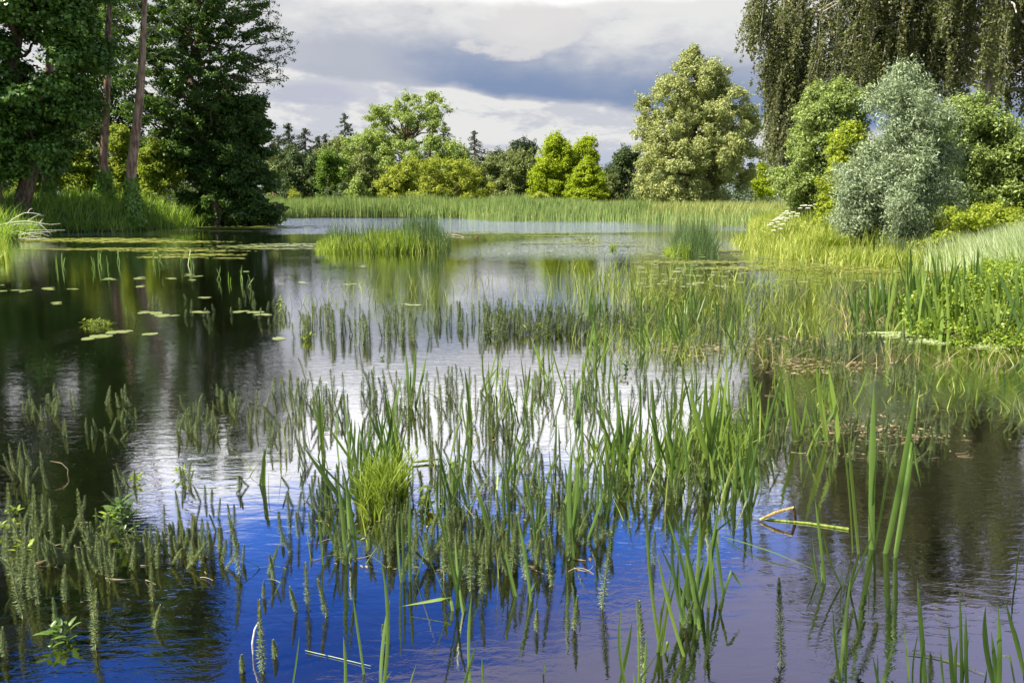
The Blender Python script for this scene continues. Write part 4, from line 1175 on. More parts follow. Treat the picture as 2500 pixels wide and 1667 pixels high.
for (px, py, s) in rest:
    V, F, SV, SF = (protos[rng.integers(14)] if py > 1000 else lowp[rng.integers(6)])
    a = rng.random() * 6.283; ca, sa = math.cos(a), math.sin(a)
    g_ = G(px, py); w = s ** .4 * (.9 if py > 1000 else 1.75 if py < 880 else 1.25)
    tx, ty = rng.normal(size=2) * .055
    def T(v):
        x_ = (v[:, 0] * ca - v[:, 1] * sa) * w + v[:, 2] * s * tx; y_ = (v[:, 0] * sa + v[:, 1] * ca) * w + v[:, 2] * s * ty
        return np.stack([x_, y_, v[:, 2] * s], 1) + g_
    VV.append(T(V)); FF.append(F + n0); n0 += len(V)
    VV.append(T(SV)); FF.append(SF + n0); n0 += len(SV)
tag(mesh('mares_tail_stand', np.concatenate(VV), np.concatenate(FF), 'mare'), "smaller mare's-tail shoots of the wide stands across the lake", "mare's-tail", kind='stuff')


# ------------------------------------------------------------------ flag leaves
def leafblade(acc, base, tip, w, mid=None, kink=False, n=10, face=None):
    """one long flag leaf with a ridge along its middle, from base to tip (world points)"""
    base, tip = np.asarray(base, float), np.asarray(tip, float)
    if mid is None: mid = (base + tip) / 2 + rng.normal(size=3) * np.linalg.norm(tip - base) * .02
    if kink: P_ = np.concatenate([np.linspace(base, mid, n // 2 + 1)[:-1], np.linspace(mid, tip, n // 2 + 1)])
    else:
        t = np.linspace(0, 1, n + 1)[:, None]; P_ = base * (1 - t) ** 2 + (2 * mid - (base + tip) / 2) * 2 * t * (1 - t) + tip * t ** 2
    tan = unit(np.gradient(P_, axis=0))
    f = rng.normal() * .5 if face is None else face
    sd_ = np.array([math.cos(f), math.sin(f), 0]); side = unit(sd_ - tan * (tan @ sd_)[:, None]); nr = np.cross(side, tan)
    t = np.linspace(0, 1, len(P_)); ww = w * .5 * np.where(t < .12, .75 + t * 2.1, 1) * np.clip((1 - t) * 3.2, .0, 1) ** .75
    ww = np.maximum(ww, .0004)[:, None]
    V = np.stack([P_ - side * ww, P_ + nr * ww * .32, P_ + side * ww], 1).reshape(-1, 3)
    k = len(P_); i = np.arange(k - 1)[:, None] * 3
    F = np.concatenate([np.concatenate([i, i + 1, i + 4, i + 3], 1), np.concatenate([i + 1, i + 2, i + 5, i + 4], 1)])
    acc.add(V, F)


def flag(label, bx, by, tips, name='flag_plant', mat='iris', group=None, cat='water plant', spread=.03):
    """clump of flag leaves at picture foot (bx,by). tips: (tx, ty, width_px[, kx, ky])"""
    b = G(bx, by); d = b[1]; acc = Acc()
    for tp in tips:
        tx, ty, wp = tp[:3]
        off = np.array([rng.normal() * spread, rng.normal() * spread, -.04])
        dd = d * (1 + rng.normal() * .015)
        w = wp * .82 / FOC * math.hypot(d, HCAM)
        if len(tp) == 5:
            k_ = P(tp[3], tp[4], d) - b; e_ = P(tx, ty, d * 1.0) - b; e_[2] = max(e_[2], .004)
            leafblade(acc, np.array([0, 0, -.04]), e_, w, k_, True)
        else:
            leafblade(acc, off, P(tx, ty, dd) - b, w)
    o = acc.obj(name, mat, None, True); o.location = b
    o['kind'] = 'thing'
    return tag(o, label, cat, group)


FLG = 'flag leaves standing in the lake'
H_ = [
 ('single dark flag leaf at the lower picture edge beside two taller ones', 846, 1680, [(838, 1553, 9)]),
 ('single curved flag leaf, isolated in deep blue water beside the tallest lower blade', 893, 1645, [(861, 1451, 7)]),
 ('pair of long flag leaves crossing low in deep blue water', 918, 1690, [(930, 1368, 10), (952, 1463, 11), (955, 1640, 8)]),
 ('thin straight reed blade beside the lone bottlebrush shoots in blue water', 731, 1685, [(731, 1551, 6)]),
 ('narrow upright blades at the middle of the lower picture edge', 1148, 1690, [(1152, 1449, 8), (1164, 1565, 7), (1176, 1600, 6)]),
 ('short dark spike of a leaf alone in the purple-tinged water', 1001, 1685, [(1016, 1620, 4)]),
 ('tiny leaf tip breaking the surface right of the middle blades', 1334, 1655, [(1331, 1618, 5)]),
 ('slender fan of flag leaves rising from one foot in blue water', 1011, 1412, [(1001, 1198, 9), (969, 1266, 8), (978, 1222, 7), (1058, 1262, 4)]),
 ('tight bundle of flag leaves with the bent one falling beside it', 1122, 1487, [(1096, 1340, 9), (1111, 1303, 8), (1056, 1180, 8), (1138, 1310, 7), (1047, 1361, 6)]),
 ('pale flag leaf snapped over with its end lying level above the blue water', 1108, 1490, [(982, 1479, 9, 1100, 1458)]),
 ('long flag leaf slanting steeply across the thick bottlebrush stand', 1214, 1336, [(1149, 1148, 11), (1110, 1060, 8)]),
 ('slanting flag leaf with the small floating piece at its foot', 1301, 1455, [(1275, 1303, 10), (1262, 1255, 7), (1308, 1420, 6)]),
 ('slanting flag leaf just left of the one with a floating piece', 1265, 1455, [(1235, 1345, 8, 1237, 1361), (1228, 1330, 5)]),
 ('upright pair of thin flag leaves right of the slanting ones', 1316, 1366, [(1280, 1150, 7), (1300, 1190, 5)]),
 ('tallest dense sheaf of flag leaves in the blue water stand', 1396, 1356, [(1378, 1130, 13), (1400, 1080, 13), (1412, 1120, 12), (1388, 1180, 10), (1425, 1150, 8), (1440, 1240, 6), (1366, 1210, 7), (1398, 1100, 9)]),
 ('slim upright pair of flag leaves left of the tallest sheaf', 1229, 1336, [(1224, 1150, 8), (1232, 1100, 7)]),
 ('broad upright flag leaves on the left flank of the grassy tuft', 852, 1362, [(824, 1170, 14), (832, 1120, 10), (845, 1210, 9), (802, 1230, 7)]),
 ('flag leaf arching from the foot of the grassy tuft, held level', 850, 1305, [(940, 1275, 8, 848, 1304)]),
 ('leaning flag leaf at the left edge of the bottlebrush stand', 812, 1378, [(788, 1270, 10), (776, 1240, 6)]),
 ('two long fallen flag leaves lying across the left of the grassy tuft', 872, 1255, [(738, 1086, 13), (760, 1110, 9), (770, 1180, 6)]),
 ('green-grey flag leaf standing alone left of the fallen leaves', 644, 1188, [(646, 1096, 12), (652, 1085, 6)]),
 ('fan of slim flag leaves above the left part of the bright water', 782, 1115, [(757, 964, 9), (778, 945, 8), (800, 1000, 5), (790, 960, 6)]),
 ('upright group of flag leaves left of the grassy tuft', 855, 1130, [(826, 990, 11), (841, 960, 10), (859, 1020, 9), (815, 975, 6), (870, 1040, 6)]),
 ('dark erect flag leaves growing out of the grassy tuft', 950, 1110, [(937, 945, 10), (983, 912, 11), (915, 1010, 9), (905, 1015, 7), (960, 990, 8), (985, 1000, 6)]),
 ('three-pointed flag leaf fan above the bright water', 1010, 990, [(990, 853, 10), (1014, 845, 9), (1042, 862, 8), (1003, 900, 7)]),
 ('tall flag leaves in the middle of the bright water stand', 1142, 1060, [(1134, 899, 10), (1150, 960, 8), (1128, 970, 7), (1160, 1000, 6)]),
 ('thin flag leaves with a broken one, right of the bright water middle', 1290, 1010, [(1282, 880, 7), (1300, 920, 6), (1270, 860, 5)]),
 ('bright sunlit broad flag leaves, thickest of the right-hand stand', 1735, 1165, [(1681, 935, 15), (1724, 900, 16), (1762, 882, 14), (1745, 960, 12), (1700, 1000, 11), (1776, 888, 12), (1757, 990, 10), (1720, 950, 12)]),
 ('flag leaves with narrow tips left of the bright broad sheaf', 1610, 1150, [(1592, 922, 12), (1622, 955, 11), (1642, 950, 10), (1660, 990, 8), (1580, 990, 7)]),
 ('upright flag leaves on the left rim of the right-hand stand', 1515, 1130, [(1514, 970, 12), (1489, 887, 9), (1507, 880, 9), (1545, 1010, 10), (1530, 1040, 8), (1465, 960, 7)]),
 ('dark curved flag leaf leaning over between brown reflections', 1872, 1065, [(1912, 905, 10), (1880, 950, 5)]),
 ('pointed flag leaf rising straight above the brown reflection edge', 1848, 1010, [(1832, 875, 11), (1860, 930, 7)]),
 ('pair of pale green flag leaves tapering over the brown reflection', 2040, 1082, [(1992, 885, 14), (2021, 895, 13), (2005, 960, 7), (2060, 930, 5)]),
 ('crossed slim flag leaves left of the pale green pair', 1950, 1075, [(1920, 912, 10), (1985, 960, 5), (1940, 950, 8), (1970, 965, 6)]),
 ('very tall straight flag leaf with a sharp tip over the brown water', 2131, 1345, [(2134, 932, 17), (2142, 1100, 8)]),
 ('very tall flag leaf leaning outward over the brown water', 2158, 1350, [(2238, 945, 17)]),
 ('tall thin flag leaf drooping at its tip over the brown water', 2183, 1350, [(2232, 1085, 11), (2248, 1188, 8, 2226, 1080)]),
 ('tall flag leaf leaning inward with a bare pale foot', 2109, 1355, [(2070, 1060, 12), (2048, 1000, 7)]),
 ('slim flag leaf between the two very tall ones', 2141, 1343, [(2175, 1105, 10)]),
 ('dense upright clump of flag leaves in lilac water, left of the bent blade', 1681, 1515, [(1627, 1252, 11), (1681, 1250, 11), (1668, 1288, 10), (1640, 1300, 9), (1700, 1350, 8), (1676, 1405, 8), (1610, 1330, 9), (1655, 1340, 9), (1690, 1390, 8), (1640, 1240, 8)]),
 ('second upright clump of flag leaves in lilac water with a bent top blade', 1712, 1486, [(1709, 1250, 11), (1736, 1306, 10), (1752, 1240, 8), (1804, 1252, 7, 1750, 1295), (1722, 1350, 8), (1738, 1345, 7)]),
 ('upright dark flag leaves at the right rim of the lilac water clumps', 1740, 1466, [(1754, 1235, 10), (1746, 1300, 8), (1734, 1320, 8)]),
 ('low front clump of flag leaves in lilac water with pale streaked blades', 1620, 1592, [(1604, 1346, 9), (1580, 1215, 9), (1640, 1385, 9), (1650, 1420, 8), (1628, 1440, 8), (1632, 1620, 7, 1630, 1565)]),
 ('two smooth dark flag leaves at the lower edge left of the lilac clumps', 1533, 1690, [(1517, 1478, 11), (1543, 1516, 11), (1546, 1640, 6)]),
 ('slanting blades meeting a bottlebrush shoot at the lower edge', 1553, 1690, [(1577, 1545, 7), (1552, 1460, 6), (1608, 1590, 5)]),
 ('flag leaf folded into a sharp peak like an upside-down V', 1750, 1486, [(1813, 1436, 7, 1786, 1393)]),
 ('fan of short flag leaves right of the broken yellow stalk', 1997, 1427, [(1983, 1312, 9), (1978, 1342, 7), (2003, 1375, 5)]),
 ('leaning flag leaf pair beside the short fan', 2022, 1428, [(1990, 1219, 9), (2010, 1300, 5)]),
 ('short stub of a leaf standing in the end of the dark reflection', 2046, 1427, [(2064, 1360, 5)]),
 ('slanting pair of dark leaves crossing in front of the very tall blades', 2073, 1440, [(2134, 1293, 6), (2078, 1398, 9)]),
 ('thin pale stub of leaf below the tall straight blade', 2123, 1425, [(2131, 1373, 7)]),
 ('dark flag leaves crossing low behind the lilac-water shoots', 2050, 1690, [(2078, 1397, 10), (2033, 1476, 9), (2070, 1500, 7)]),
 ('small fork of dark leaves at the lower edge', 2145, 1690, [(2131, 1602, 7), (2178, 1580, 9), (2142, 1595, 6)]),
 ('thin rough leaf right of the small fork', 2220, 1690, [(2204, 1520, 7)]),
 ('thick blade with a rounded tip like a bulrush bud', 2258, 1690, [(2239, 1414, 13), (2260, 1555, 6), (2243, 1540, 8)]),
 ('stout pair of dark flag leaves in front of lilac water', 2306, 1700, [(2316, 1523, 14), (2297, 1582, 6)]),
 ('three dark flag leaves spreading like a trident', 2350, 1700, [(2342, 1428, 10), (2358, 1490, 10), (2338, 1560, 9), (2367, 1550, 7)]),
 ('heaviest dark flag clump of the lower corner', 2415, 1710, [(2407, 1477, 15), (2436, 1472, 12), (2410, 1630, 10), (2420, 1540, 12)]),
 ('long dark leaf leaning across the lower corner', 2490, 1700, [(2452, 1458, 11), (2478, 1532, 10), (2440, 1600, 8, 2465, 1600)]),
 ('thin upright stalk at the picture edge above the lower corner', 2490, 1408, [(2496, 1312, 5)]),
]
for (lab, bx, by, tips) in H_:
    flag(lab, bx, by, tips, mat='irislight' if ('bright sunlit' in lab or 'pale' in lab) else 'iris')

# flag fans filling the stands, each a plant of its own
def fan(bx, by, hpx, n, wpx, mat='iris'):
    return [(bx + rng.normal() * hpx * .16, by - hpx * rng.uniform(.55, 1.1), wpx * rng.uniform(.6, 1.1)) for _ in range(n)]


FZ = [((1040, 1090, 1500, 1330), 24, (90, 160), (2, 5), 7, 'flag leaves of the blue water stand', 'slim flag leaves growing among the bottlebrush shoots of the blue water'),
      ((1180, 880, 1600, 1040), 16, (90, 150), (2, 5), 6, 'flag leaves of the bright water stand', 'slim flag leaves growing in the bright water stand'),
      ((1490, 1010, 1850, 1230), 34, (90, 165), (3, 7), 8, 'flag leaves of the crowded stand right of the bright water', 'long flag leaves of the crowded stand between bright and brown water'),
      ((1420, 740, 1860, 880), 30, (60, 110), (3, 6), 5, 'flag leaves of the far stand', 'yellow-green flag leaves of the far stand before the lily pads'),
      ((1860, 950, 2100, 1120), 10, (90, 170), (2, 5), 6, 'flag leaves over the brown reflection', 'thin flag leaves standing in the brown reflection'),
      ((850, 1080, 1000, 1230), 6, (120, 190), (3, 5), 9, 'flag leaves inside the grassy tuft', 'long leaves poking out of the grassy tuft'),
      ((2070, 760, 2200, 815), 9, (90, 150), (4, 7), 7, 'flag leaves at the margin tip', 'flag leaves with pale broken ones at the tip of the near margin')]
for (bx0, by0, bx1, by1), cnt, (h0, h1), (n0_, n1_), wp, gname, lab in FZ:
    for _ in range(cnt):
        bx, by = rng.uniform(bx0, bx1), rng.uniform(by0, by1)
        sc_ = ((by - 489) / ((by0 + by1) / 2 - 489)) ** .8
        h = rng.uniform(h0, h1) * sc_
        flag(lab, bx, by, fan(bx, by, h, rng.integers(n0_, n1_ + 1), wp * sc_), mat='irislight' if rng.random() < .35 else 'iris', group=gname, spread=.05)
for k in range(30):
    if k > 15 and k % 2: continue
    bx = 2190 + k * 12 + rng.normal() * 8; by = 806 + (bx - 2190) * .13 + rng.normal() * 8 - (k % 3) * 14
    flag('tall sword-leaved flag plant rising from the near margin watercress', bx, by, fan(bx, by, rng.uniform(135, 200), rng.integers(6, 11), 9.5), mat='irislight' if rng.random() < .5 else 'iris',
         group='flag plants of the near margin', spread=.09)

# grassy tuft
c_ = G(937, 1225); n = 520
th = rng.random(n) * 6.283; rr = np.sqrt(rng.random(n)) * .2
B = np.stack([rr * np.cos(th) * .8, rr * np.sin(th) * 1.7, np.full(n, -.02)], 1)
V, F = blades(B, rng.uniform(.12, .46, n), rng.normal(size=(n, 2)) * .11, .012, 6, 1.3, face=rng.normal(size=n) * .9, vfold=.3)
o = mesh('grass_tuft', V, F, 'sedge', smooth=True); o.location = c_
tag(o, 'bright light-green grassy tuft, densest plant of the stand', 'tuft')
c_ = G(1745, 1110); n = 240
th = rng.random(n) * 6.283; rr = np.sqrt(rng.random(n)) * .3
B = np.stack([rr * np.cos(th), rr * np.sin(th), np.full(n, -.02)], 1)
V, F = blades(B, rng.uniform(.15, .42, n), rng.normal(size=(n, 2)) * .12, .011, 5, 1.2, vfold=.3)
o = mesh('grass_tuft', V, F, 'irislight', smooth=True); o.location = c_
tag(o, 'small yellow-green grassy tuft inside the bright broad flag leaves', 'tuft')

# bur-reed and grass haze over the right half of the lake
def band(px0, py0, px1, py1, n, h, w, mat, name, label, nc=60, cs=.5, lean=.12, bend=.5):
    C = np.array([G(rng.uniform(px0, px1), rng.uniform(py0, py1)) for _ in range(nc)])
    k = rng.integers(nc, size=n); B = C[k] + np.concatenate([rng.normal(size=(n, 2)) * cs * [1, .7], np.zeros((n, 1))], 1); B[:, 2] = -.03
    V, F = blades(B, rng.uniform(h * .4, h * 1.15, n), rng.normal(size=(n, 2)) * lean, w, 4, bend, face=rng.normal(size=n) * .8)
    return tag(mesh(name, V, F, mat), label, 'water grass', kind='stuff')


band(1500, 655, 2320, 700, 560, .42, .018, 'burreed', 'bur_reed', 'thin sunlit bur-reed blades in front of the right bank', 90, .6)
band(1500, 700, 2080, 790, 620, .36, .014, 'burreed', 'bur_reed', 'dense bur-reed blades across the right half of the lake', 90, .32)
band(1840, 700, 2200, 830, 520, .34, .013, 'burreed', 'bur_reed', 'short green bur-reed spreading over the brown water off the margin tip', 70, .35)
band(1880, 850, 2500, 1010, 420, .2, .008, 'burreed', 'bur_reed', 'short thin green blades low over the brown water', 60, .3)
band(1380, 745, 1700, 840, 380, .32, .009, 'burreed', 'bur_reed', 'loose bur-reed at the right end of the far bottlebrush band', 40, .25)
band(1500, 800, 1860, 890, 420, .32, .009, 'burreed', 'bur_reed', 'yellow-green bur-reed before the far flag stand', 36, .22)
band(740, 690, 1450, 760, 260, .45, .010, 'burreed', 'bur_reed', 'sparse thin blades on the pale open water', 26, .35)
band(1400, 660, 1560, 740, 420, .6, .012, 'burreed', 'bur_reed', 'slim blades standing where the pale water meets the tree reflections', 22, .4)
band(1900, 870, 2480, 900, 160, .25, .009, 'dead', 'dead_stalks', 'broken straw-coloured stalks in the brown water', 30, .2, .2)
band(2060, 720, 2200, 800, 120, .5, .012, 'dead', 'dead_stalks', 'pale broken stalks leaning at the tip of the near margin', 10, .25, .4)
band(650, 1000, 1500, 1380, 130, .30, .007, 'burreed', 'thin_grass', 'fine grass blades scattered in the bottlebrush stand', 60, .2, .15)
band(1500, 1000, 1800, 1240, 200, .35, .008, 'burreed', 'thin_grass', 'fine grass blades in the crowded flag stand', 50, .15, .15)

# small leafy water plants (water mint and cress rosettes)
def rosette(label, px, py, n, h, r, mat='sedge', group=None):
    b = G(px, py); acc = Acc()
    for i in range(n):
        a = rng.random() * 6.283; f = rng.random()
        c_ = np.array([rng.normal() * r * .3, rng.normal() * r * .3, h * f])
        L = r * (1.1 - .5 * f) * rng.uniform(.6, 1.1)
        e_ = c_ + np.array([math.cos(a) * L, math.sin(a) * L, L * rng.uniform(-.1, .7)]); e_[2] = max(e_[2], .006)
        leafblade(acc, c_, e_, r * .24, c_ * .5 + e_ * .5 + [0, 0, L * .12], n=4, face=a + 1.57)
    tube(acc, np.array([[0, 0, -.05], [0, 0, h * .6], [.01, 0, h]]), [.004, .003, .002], 4)
    o = acc.obj('leafy_water_plant', mat); o.location = b
    return tag(o, label, 'water plant', group)


rosette('star-shaped leafy plant lying flat at the edge of the dark reflection', 148, 1568, 24, .08, .085, 'iris')
rosette('leafy plant with pointed leaves in the middle of the black-water stand', 300, 1295, 46, .20, .10, 'iris')
rosette('leafy plant at the foot of the black-water stand next to the lone shoots', 270, 1285, 26, .10, .09, 'sedge')
rosette('bright spiky little plant standing alone in the white water', 1527, 908, 26, .13, .10, 'iris')
rosette('leafy plant on the left rim of the far bottlebrush band', 752, 832, 22, .12, .10, 'sedge')
rosette('small floating leafy tuft above the bright water', 935, 877, 14, .04, .06, 'iris')
rosette('leafy plant hanging at the right foot of the grassy tuft', 1045, 1240, 26, .14, .09, 'sedge')
rosette('upright leafy plant left of the far band, in front of thin blades', 688, 765, 30, .28, .12, 'sedge')
for k in range(26):
    rosette('leafy cress tuft of the far bottlebrush band', rng.uniform(1180, 1640), rng.uniform(770, 825), 26, .14, .10, 'burreed', 'leafy tufts of the far band')
for k in range(12):
    rosette('leafy green tuft among the bur-reed before the lily pads', rng.uniform(1560, 1760), rng.uniform(705, 770), 28, .24, .13, 'burreed', 'leafy tufts before the lily pads')
for px, py in ((440, 1165), (330, 1178), (1110, 1150), (30, 1260), (10, 1300), (60, 1345)):
    rosette('small leafy sprig floating at the rim of a bottlebrush stand', px, py, 14, .06, .07, 'sedge', 'small floating sprigs')
for k in range(6):
    rosette('cress patch with pale leaves floating between trunk reflections', 212 + k * 11, 790 + (k % 3) * 4, 16, .07, .10, 'burreed', 'pale leafy patch')

# horizontal runners and debris of the stands
acc = Acc()
for k in range(190):
    z_ = rng.random()
    if z_ < .42: px, py = rng.uniform(740, 1500), rng.uniform(1000, 1400)
    elif z_ < .62: px, py = rng.uniform(0, 580), rng.uniform(1270, 1420)
    elif z_ < .85: px, py = rng.uniform(1780, 2360), rng.uniform(1000, 1130)
    else: px, py = rng.uniform(1500, 2200), rng.uniform(800, 1000)
    A = G(px, py, .004); L = rng.uniform(.04, .16); a = rng.normal() * .5
    Bq = A + np.array([L * math.cos(a), L * math.sin(a), rng.uniform(-.004, .02)])
    tube(acc, bez(A, Bq, rng.normal(size=3) * L * [.1, .15, .05], 6), np.linspace(.0028, .0012, 6), 4)
tag(acc.obj('floating_stalks', 'dead'), 'brown runners and broken stalks lying on the water in the stands', 'debris', kind='stuff')
nb = 480; pp = []
for k in range(nb):
    z_ = rng.random()
    if z_ < .45: g_ = G(rng.normal(2110, 120), rng.normal(1052, 26))
    elif z_ < .75: g_ = G(rng.uniform(1480, 2080), rng.uniform(770, 850))
    else: g_ = G(rng.uniform(780, 1500), rng.uniform(1040, 1400))
    pp.append(g_ + [0, 0, .006])
p = np.array(pp); V, F = leaves(p, unit(rng.normal(size=p.shape) * .15 + [0, 0, 1]), .036, .014)
tag(mesh('floating_leaf_bits', V, F, 'dead'), 'small brown and pink dead leaf bits floating between the shoots', 'debris', kind='stuff')

# ------------------------------------------------------------------ lily pads and algae
def pad_mesh(seed):
    r = np.random.default_rng(seed); n = 18; a0 = .22
    th = np.linspace(a0, 2 * math.pi - a0, n); rad = 1 + .04 * np.sin(th * 3 + seed) + .02 * r.normal(size=n)
    top = np.stack([np.cos(th) * rad, np.sin(th) * rad * .92, .035 + .03 * np.sin(th * 2 + seed)], 1)
    V = [[.08, 0, .01]] + (top * [.6, .6, .6]).tolist() + top.tolist() + (top * [.98, .98, 0] + [0, 0, -.02]).tolist()
    F = [[0, 1 + i, 2 + i] for i in range(n - 1)]
    F += [[1 + i, 1 + n + i, 2 + n + i, 2 + i] for i in range(n - 1)] + [[1 + n + i, 1 + 2 * n + i, 2 + 2 * n + i, 2 + n + i] for i in range(n - 1)]
    me = bpy.data.meshes.new('lily_pad'); me.from_pydata(V, [], F); me.materials.append(M['pad'])
    return me


pads = [pad_mesh(s) for s in range(5)]


def pad(px, py, r, label, group):
    o = bpy.data.objects.new('lily_pad', pads[rng.integers(5)]); COL.objects.link(o)
    g_ = G(px, py, .004); o.location = g_; o.scale = (r, r * .9, r * .35); o.rotation_euler = (0, 0, rng.random() * 6.283)
    tag(o, label, 'lily pad', group)


for x0, y0, n, sx in ((268, 682, 7, 16), (340, 680, 6, 22), (420, 680, 5, 12), (342, 699, 3, 8), (455, 671, 3, 8), (484, 674, 2, 6), (470, 684, 3, 8), (63, 709, 5, 14), (122, 703, 4, 10),
                      (122, 706, 3, 8), (178, 705, 3, 9), (136, 739, 3, 8), (8, 711, 2, 8), (2, 698, 1, 4), (500, 726, 3, 8), (604, 662, 2, 5), (375, 763, 6, 22), (407, 770, 7, 20), (490, 762, 4, 10),
                      (590, 760, 5, 14), (625, 762, 5, 12), (645, 768, 4, 12), (248, 820, 7, 20), (275, 812, 4, 12), (303, 810, 5, 14), (367, 815, 4, 10), (216, 827, 4, 10), (680, 825, 3, 9), (1010, 744, 4, 20),
                      (740, 690, 3, 10), (880, 650, 3, 14), (850, 694, 3, 16)):
    for _ in range(n): pad(x0 + rng.normal() * sx * .6, y0 + rng.normal() * 1.2, rng.uniform(.07, .12), 'flat yellow-green lily pad drifting in the dark tree reflections', 'scattered lily pads in the dark reflections')
for _ in range(190):
    y = rng.uniform(618, 700); x = rng.uniform(1560, 2140)
    if y > 668 and rng.random() < .5: continue
    pad(x, y, rng.uniform(.10, .17), 'lily pad of the loose raft off the right bank', 'lily pads off the right bank')


def raft(strips, n, label, mat='algae', r=.10, dens=1.0, name='floating_leaf_raft'):
    pp, tot = [], sum(abs(s[2]) for s in strips)
    for (cx, cy, hx, hy) in strips:
        m_ = int(n * hx / tot)
        a = rng.normal(size=(m_, 2)) * .5
        for u, v in a:
            x_, y_ = cx + u * hx, cy + v * hy
            if math.sin(x_ * .11 + y_ * .9) + math.sin(x_ * .043 - y_ * 1.7) < -.9: continue
            g_ = G(x_, y_, .008 + rng.random() * .006); pp.append(g_)
    p = np.array(pp); k = 6; th = np.linspace(0, 6.283, k, endpoint=False)
    rr = r * rng.uniform(.4, 1.3, len(p)); a0 = rng.random(len(p)) * 6.283
    V = p[:, None] + np.stack([np.cos(th[None] + a0[:, None]) * rr[:, None], np.sin(th[None] + a0[:, None]) * rr[:, None] * .8, rng.normal(size=(len(p), k)) * .003], -1)
    F = np.arange(len(p) * k).reshape(-1, k)
    return tag(mesh(name, V.reshape(-1, 3), F, mat), label, 'floating weed', kind='stuff')


raft([(140, 587, 150, 2.6), (260, 586, 160, 3.0), (380, 590, 150, 2.2), (230, 583, 120, 1.5)], 4200, 'yellow-green floating weed band along the left shore', r=.12)
raft([(200, 609, 110, 1.4), (330, 607, 150, 2.0), (430, 612, 130, 2.2), (490, 622, 90, 2.6), (420, 628, 70, 1.6), (560, 630, 30, .8)], 2900, 'floating weed band farther out from the left shore', r=.10)
raft([(540, 556, 170, 2.2), (640, 556, 120, 1.8), (700, 552, 110, .8), (560, 564, 90, 1.6)], 5000, 'floating weed below the dark leafy tree at the bank end', r=.12)
raft([(660, 600, 110, 2.2), (730, 596, 90, 1.4), (600, 603, 70, 1.4), (690, 607, 90, 1.2)], 1500, 'thin grey-green weed scatter between the dark reflection and the sedge islet', 'pad', r=.10)
raft([(1150, 566, 90, 1.4), (1260, 570, 130, 1.5), (1380, 576, 120, 1.4), (1430, 590, 110, 1.6), (1500, 600, 90, 1.6), (1330, 594, 110, .9)], 1500, 'thin line of floating weed across the middle of the lake', r=.11)
raft([(1700, 640, 130, 3.5), (1850, 655, 150, 4), (2000, 655, 140, 5), (2150, 662, 140, 5), (2280, 668, 90, 6), (1760, 612, 90, 2)], 11000, 'floating weed carpet along the foot of the right bank', r=.055)
raft([(2240, 818, 80, 3.0), (2360, 832, 110, 5.0), (2480, 845, 80, 5), (2180, 812, 60, 2)], 8000, 'pale duckweed film at the edge of the watercress', 'palegrass', r=.018)
raft([(2130, 1050, 120, 12), (2060, 1040, 90, 10), (2230, 1065, 80, 8)], 300, 'pinkish floating debris patch in the brown water', 'dead', r=.018)
raft([(2000, 890, 150, 22), (1700, 850, 160, 16), (1900, 830, 130, 16)], 500, 'straw-coloured scum among the bur-reed', 'dead', r=.03)

# ------------------------------------------------------------------ sedge islet and second clump
def islet(name, label, px0, px1, py, parts):
    c_ = G((px0 + px1) / 2, py - 8); root = thing(name, label, 'reed clump', None, tuple(c_))
    for (pn, mat, ax0, ax1, dy, n, h, w, lean, bnd) in parts:
        xs = rng.uniform(ax0, ax1, n); B = np.array([G(x_, py + rng.uniform(-dy, 0)) - c_ for x_ in xs]); B[:, 2] = -.04
        edge_ = np.clip(np.minimum(xs - px0, px1 - xs) / 40, .35, 1)
        V, F = blades(B, rng.uniform(h * .6, h * 1.15, n) * edge_, rng.normal(size=(n, 2)) * lean, w, 4, bnd)
        mesh(pn, V, F, mat, root)


islet('sedge_islet', 'bright sedge islet with dark rushes at one end, in the middle of the lake', 768, 1105, 618, [
    ('sedge', 'sedge', 772, 1035, 26, 3400, .62, .034, .16, .8), ('sedge', 'sedge', 900, 1020, 18, 900, .95, .034, .16, .8),
    ('rushes', 'rush', 985, 1100, 40, 900, 1.45, .022, .12, .3), ('rushes', 'rush', 800, 1010, 34, 650, 1.15, .02, .16, .3), ('sedge', 'burreed', 1020, 1090, 24, 500, .7, .024, .14, .5)])
islet('rush_clump', 'tall dark rush clump with a bright sedge foot before the right bank', 1620, 1760, 626, [
    ('rushes', 'rush', 1640, 1752, 34, 800, 1.35, .02, .22, .3), ('sedge', 'sedge', 1622, 1682, 20, 800, .5, .028, .14, .8)])
tussock('sedge_tussock', 'tiny bright tuft alone on the water between the islet and the rush clump', 1497, 612, 60, .35, .14, .14, 'sedge', .02, z0=0)
tussock('sedge_tussock', 'small grass tuft at the inner side of the weed line in mid lake', 1432, 588, 90, .25, .2, .8, 'burreed', .02, z0=0)
for k, (px, py) in enumerate(((142, 655), (150, 652), (228, 655), (236, 650), (262, 657), (248, 640), (290, 640), (372, 642), (385, 636), (440, 652), (458, 648), (470, 650), (560, 690), (588, 685), (610, 700), (530, 682),
                               (740, 742), (762, 748), (800, 745), (975, 725), (968, 730))):
    flag('couple of slim leaves standing alone in open water far from any stand', px, py, [(px + rng.normal() * 6, py - rng.uniform(22, 42), 3.2), (px + rng.normal() * 8, py - rng.uniform(14, 34), 2.6)],
         group='lone slim leaves in the open water', spread=.04)

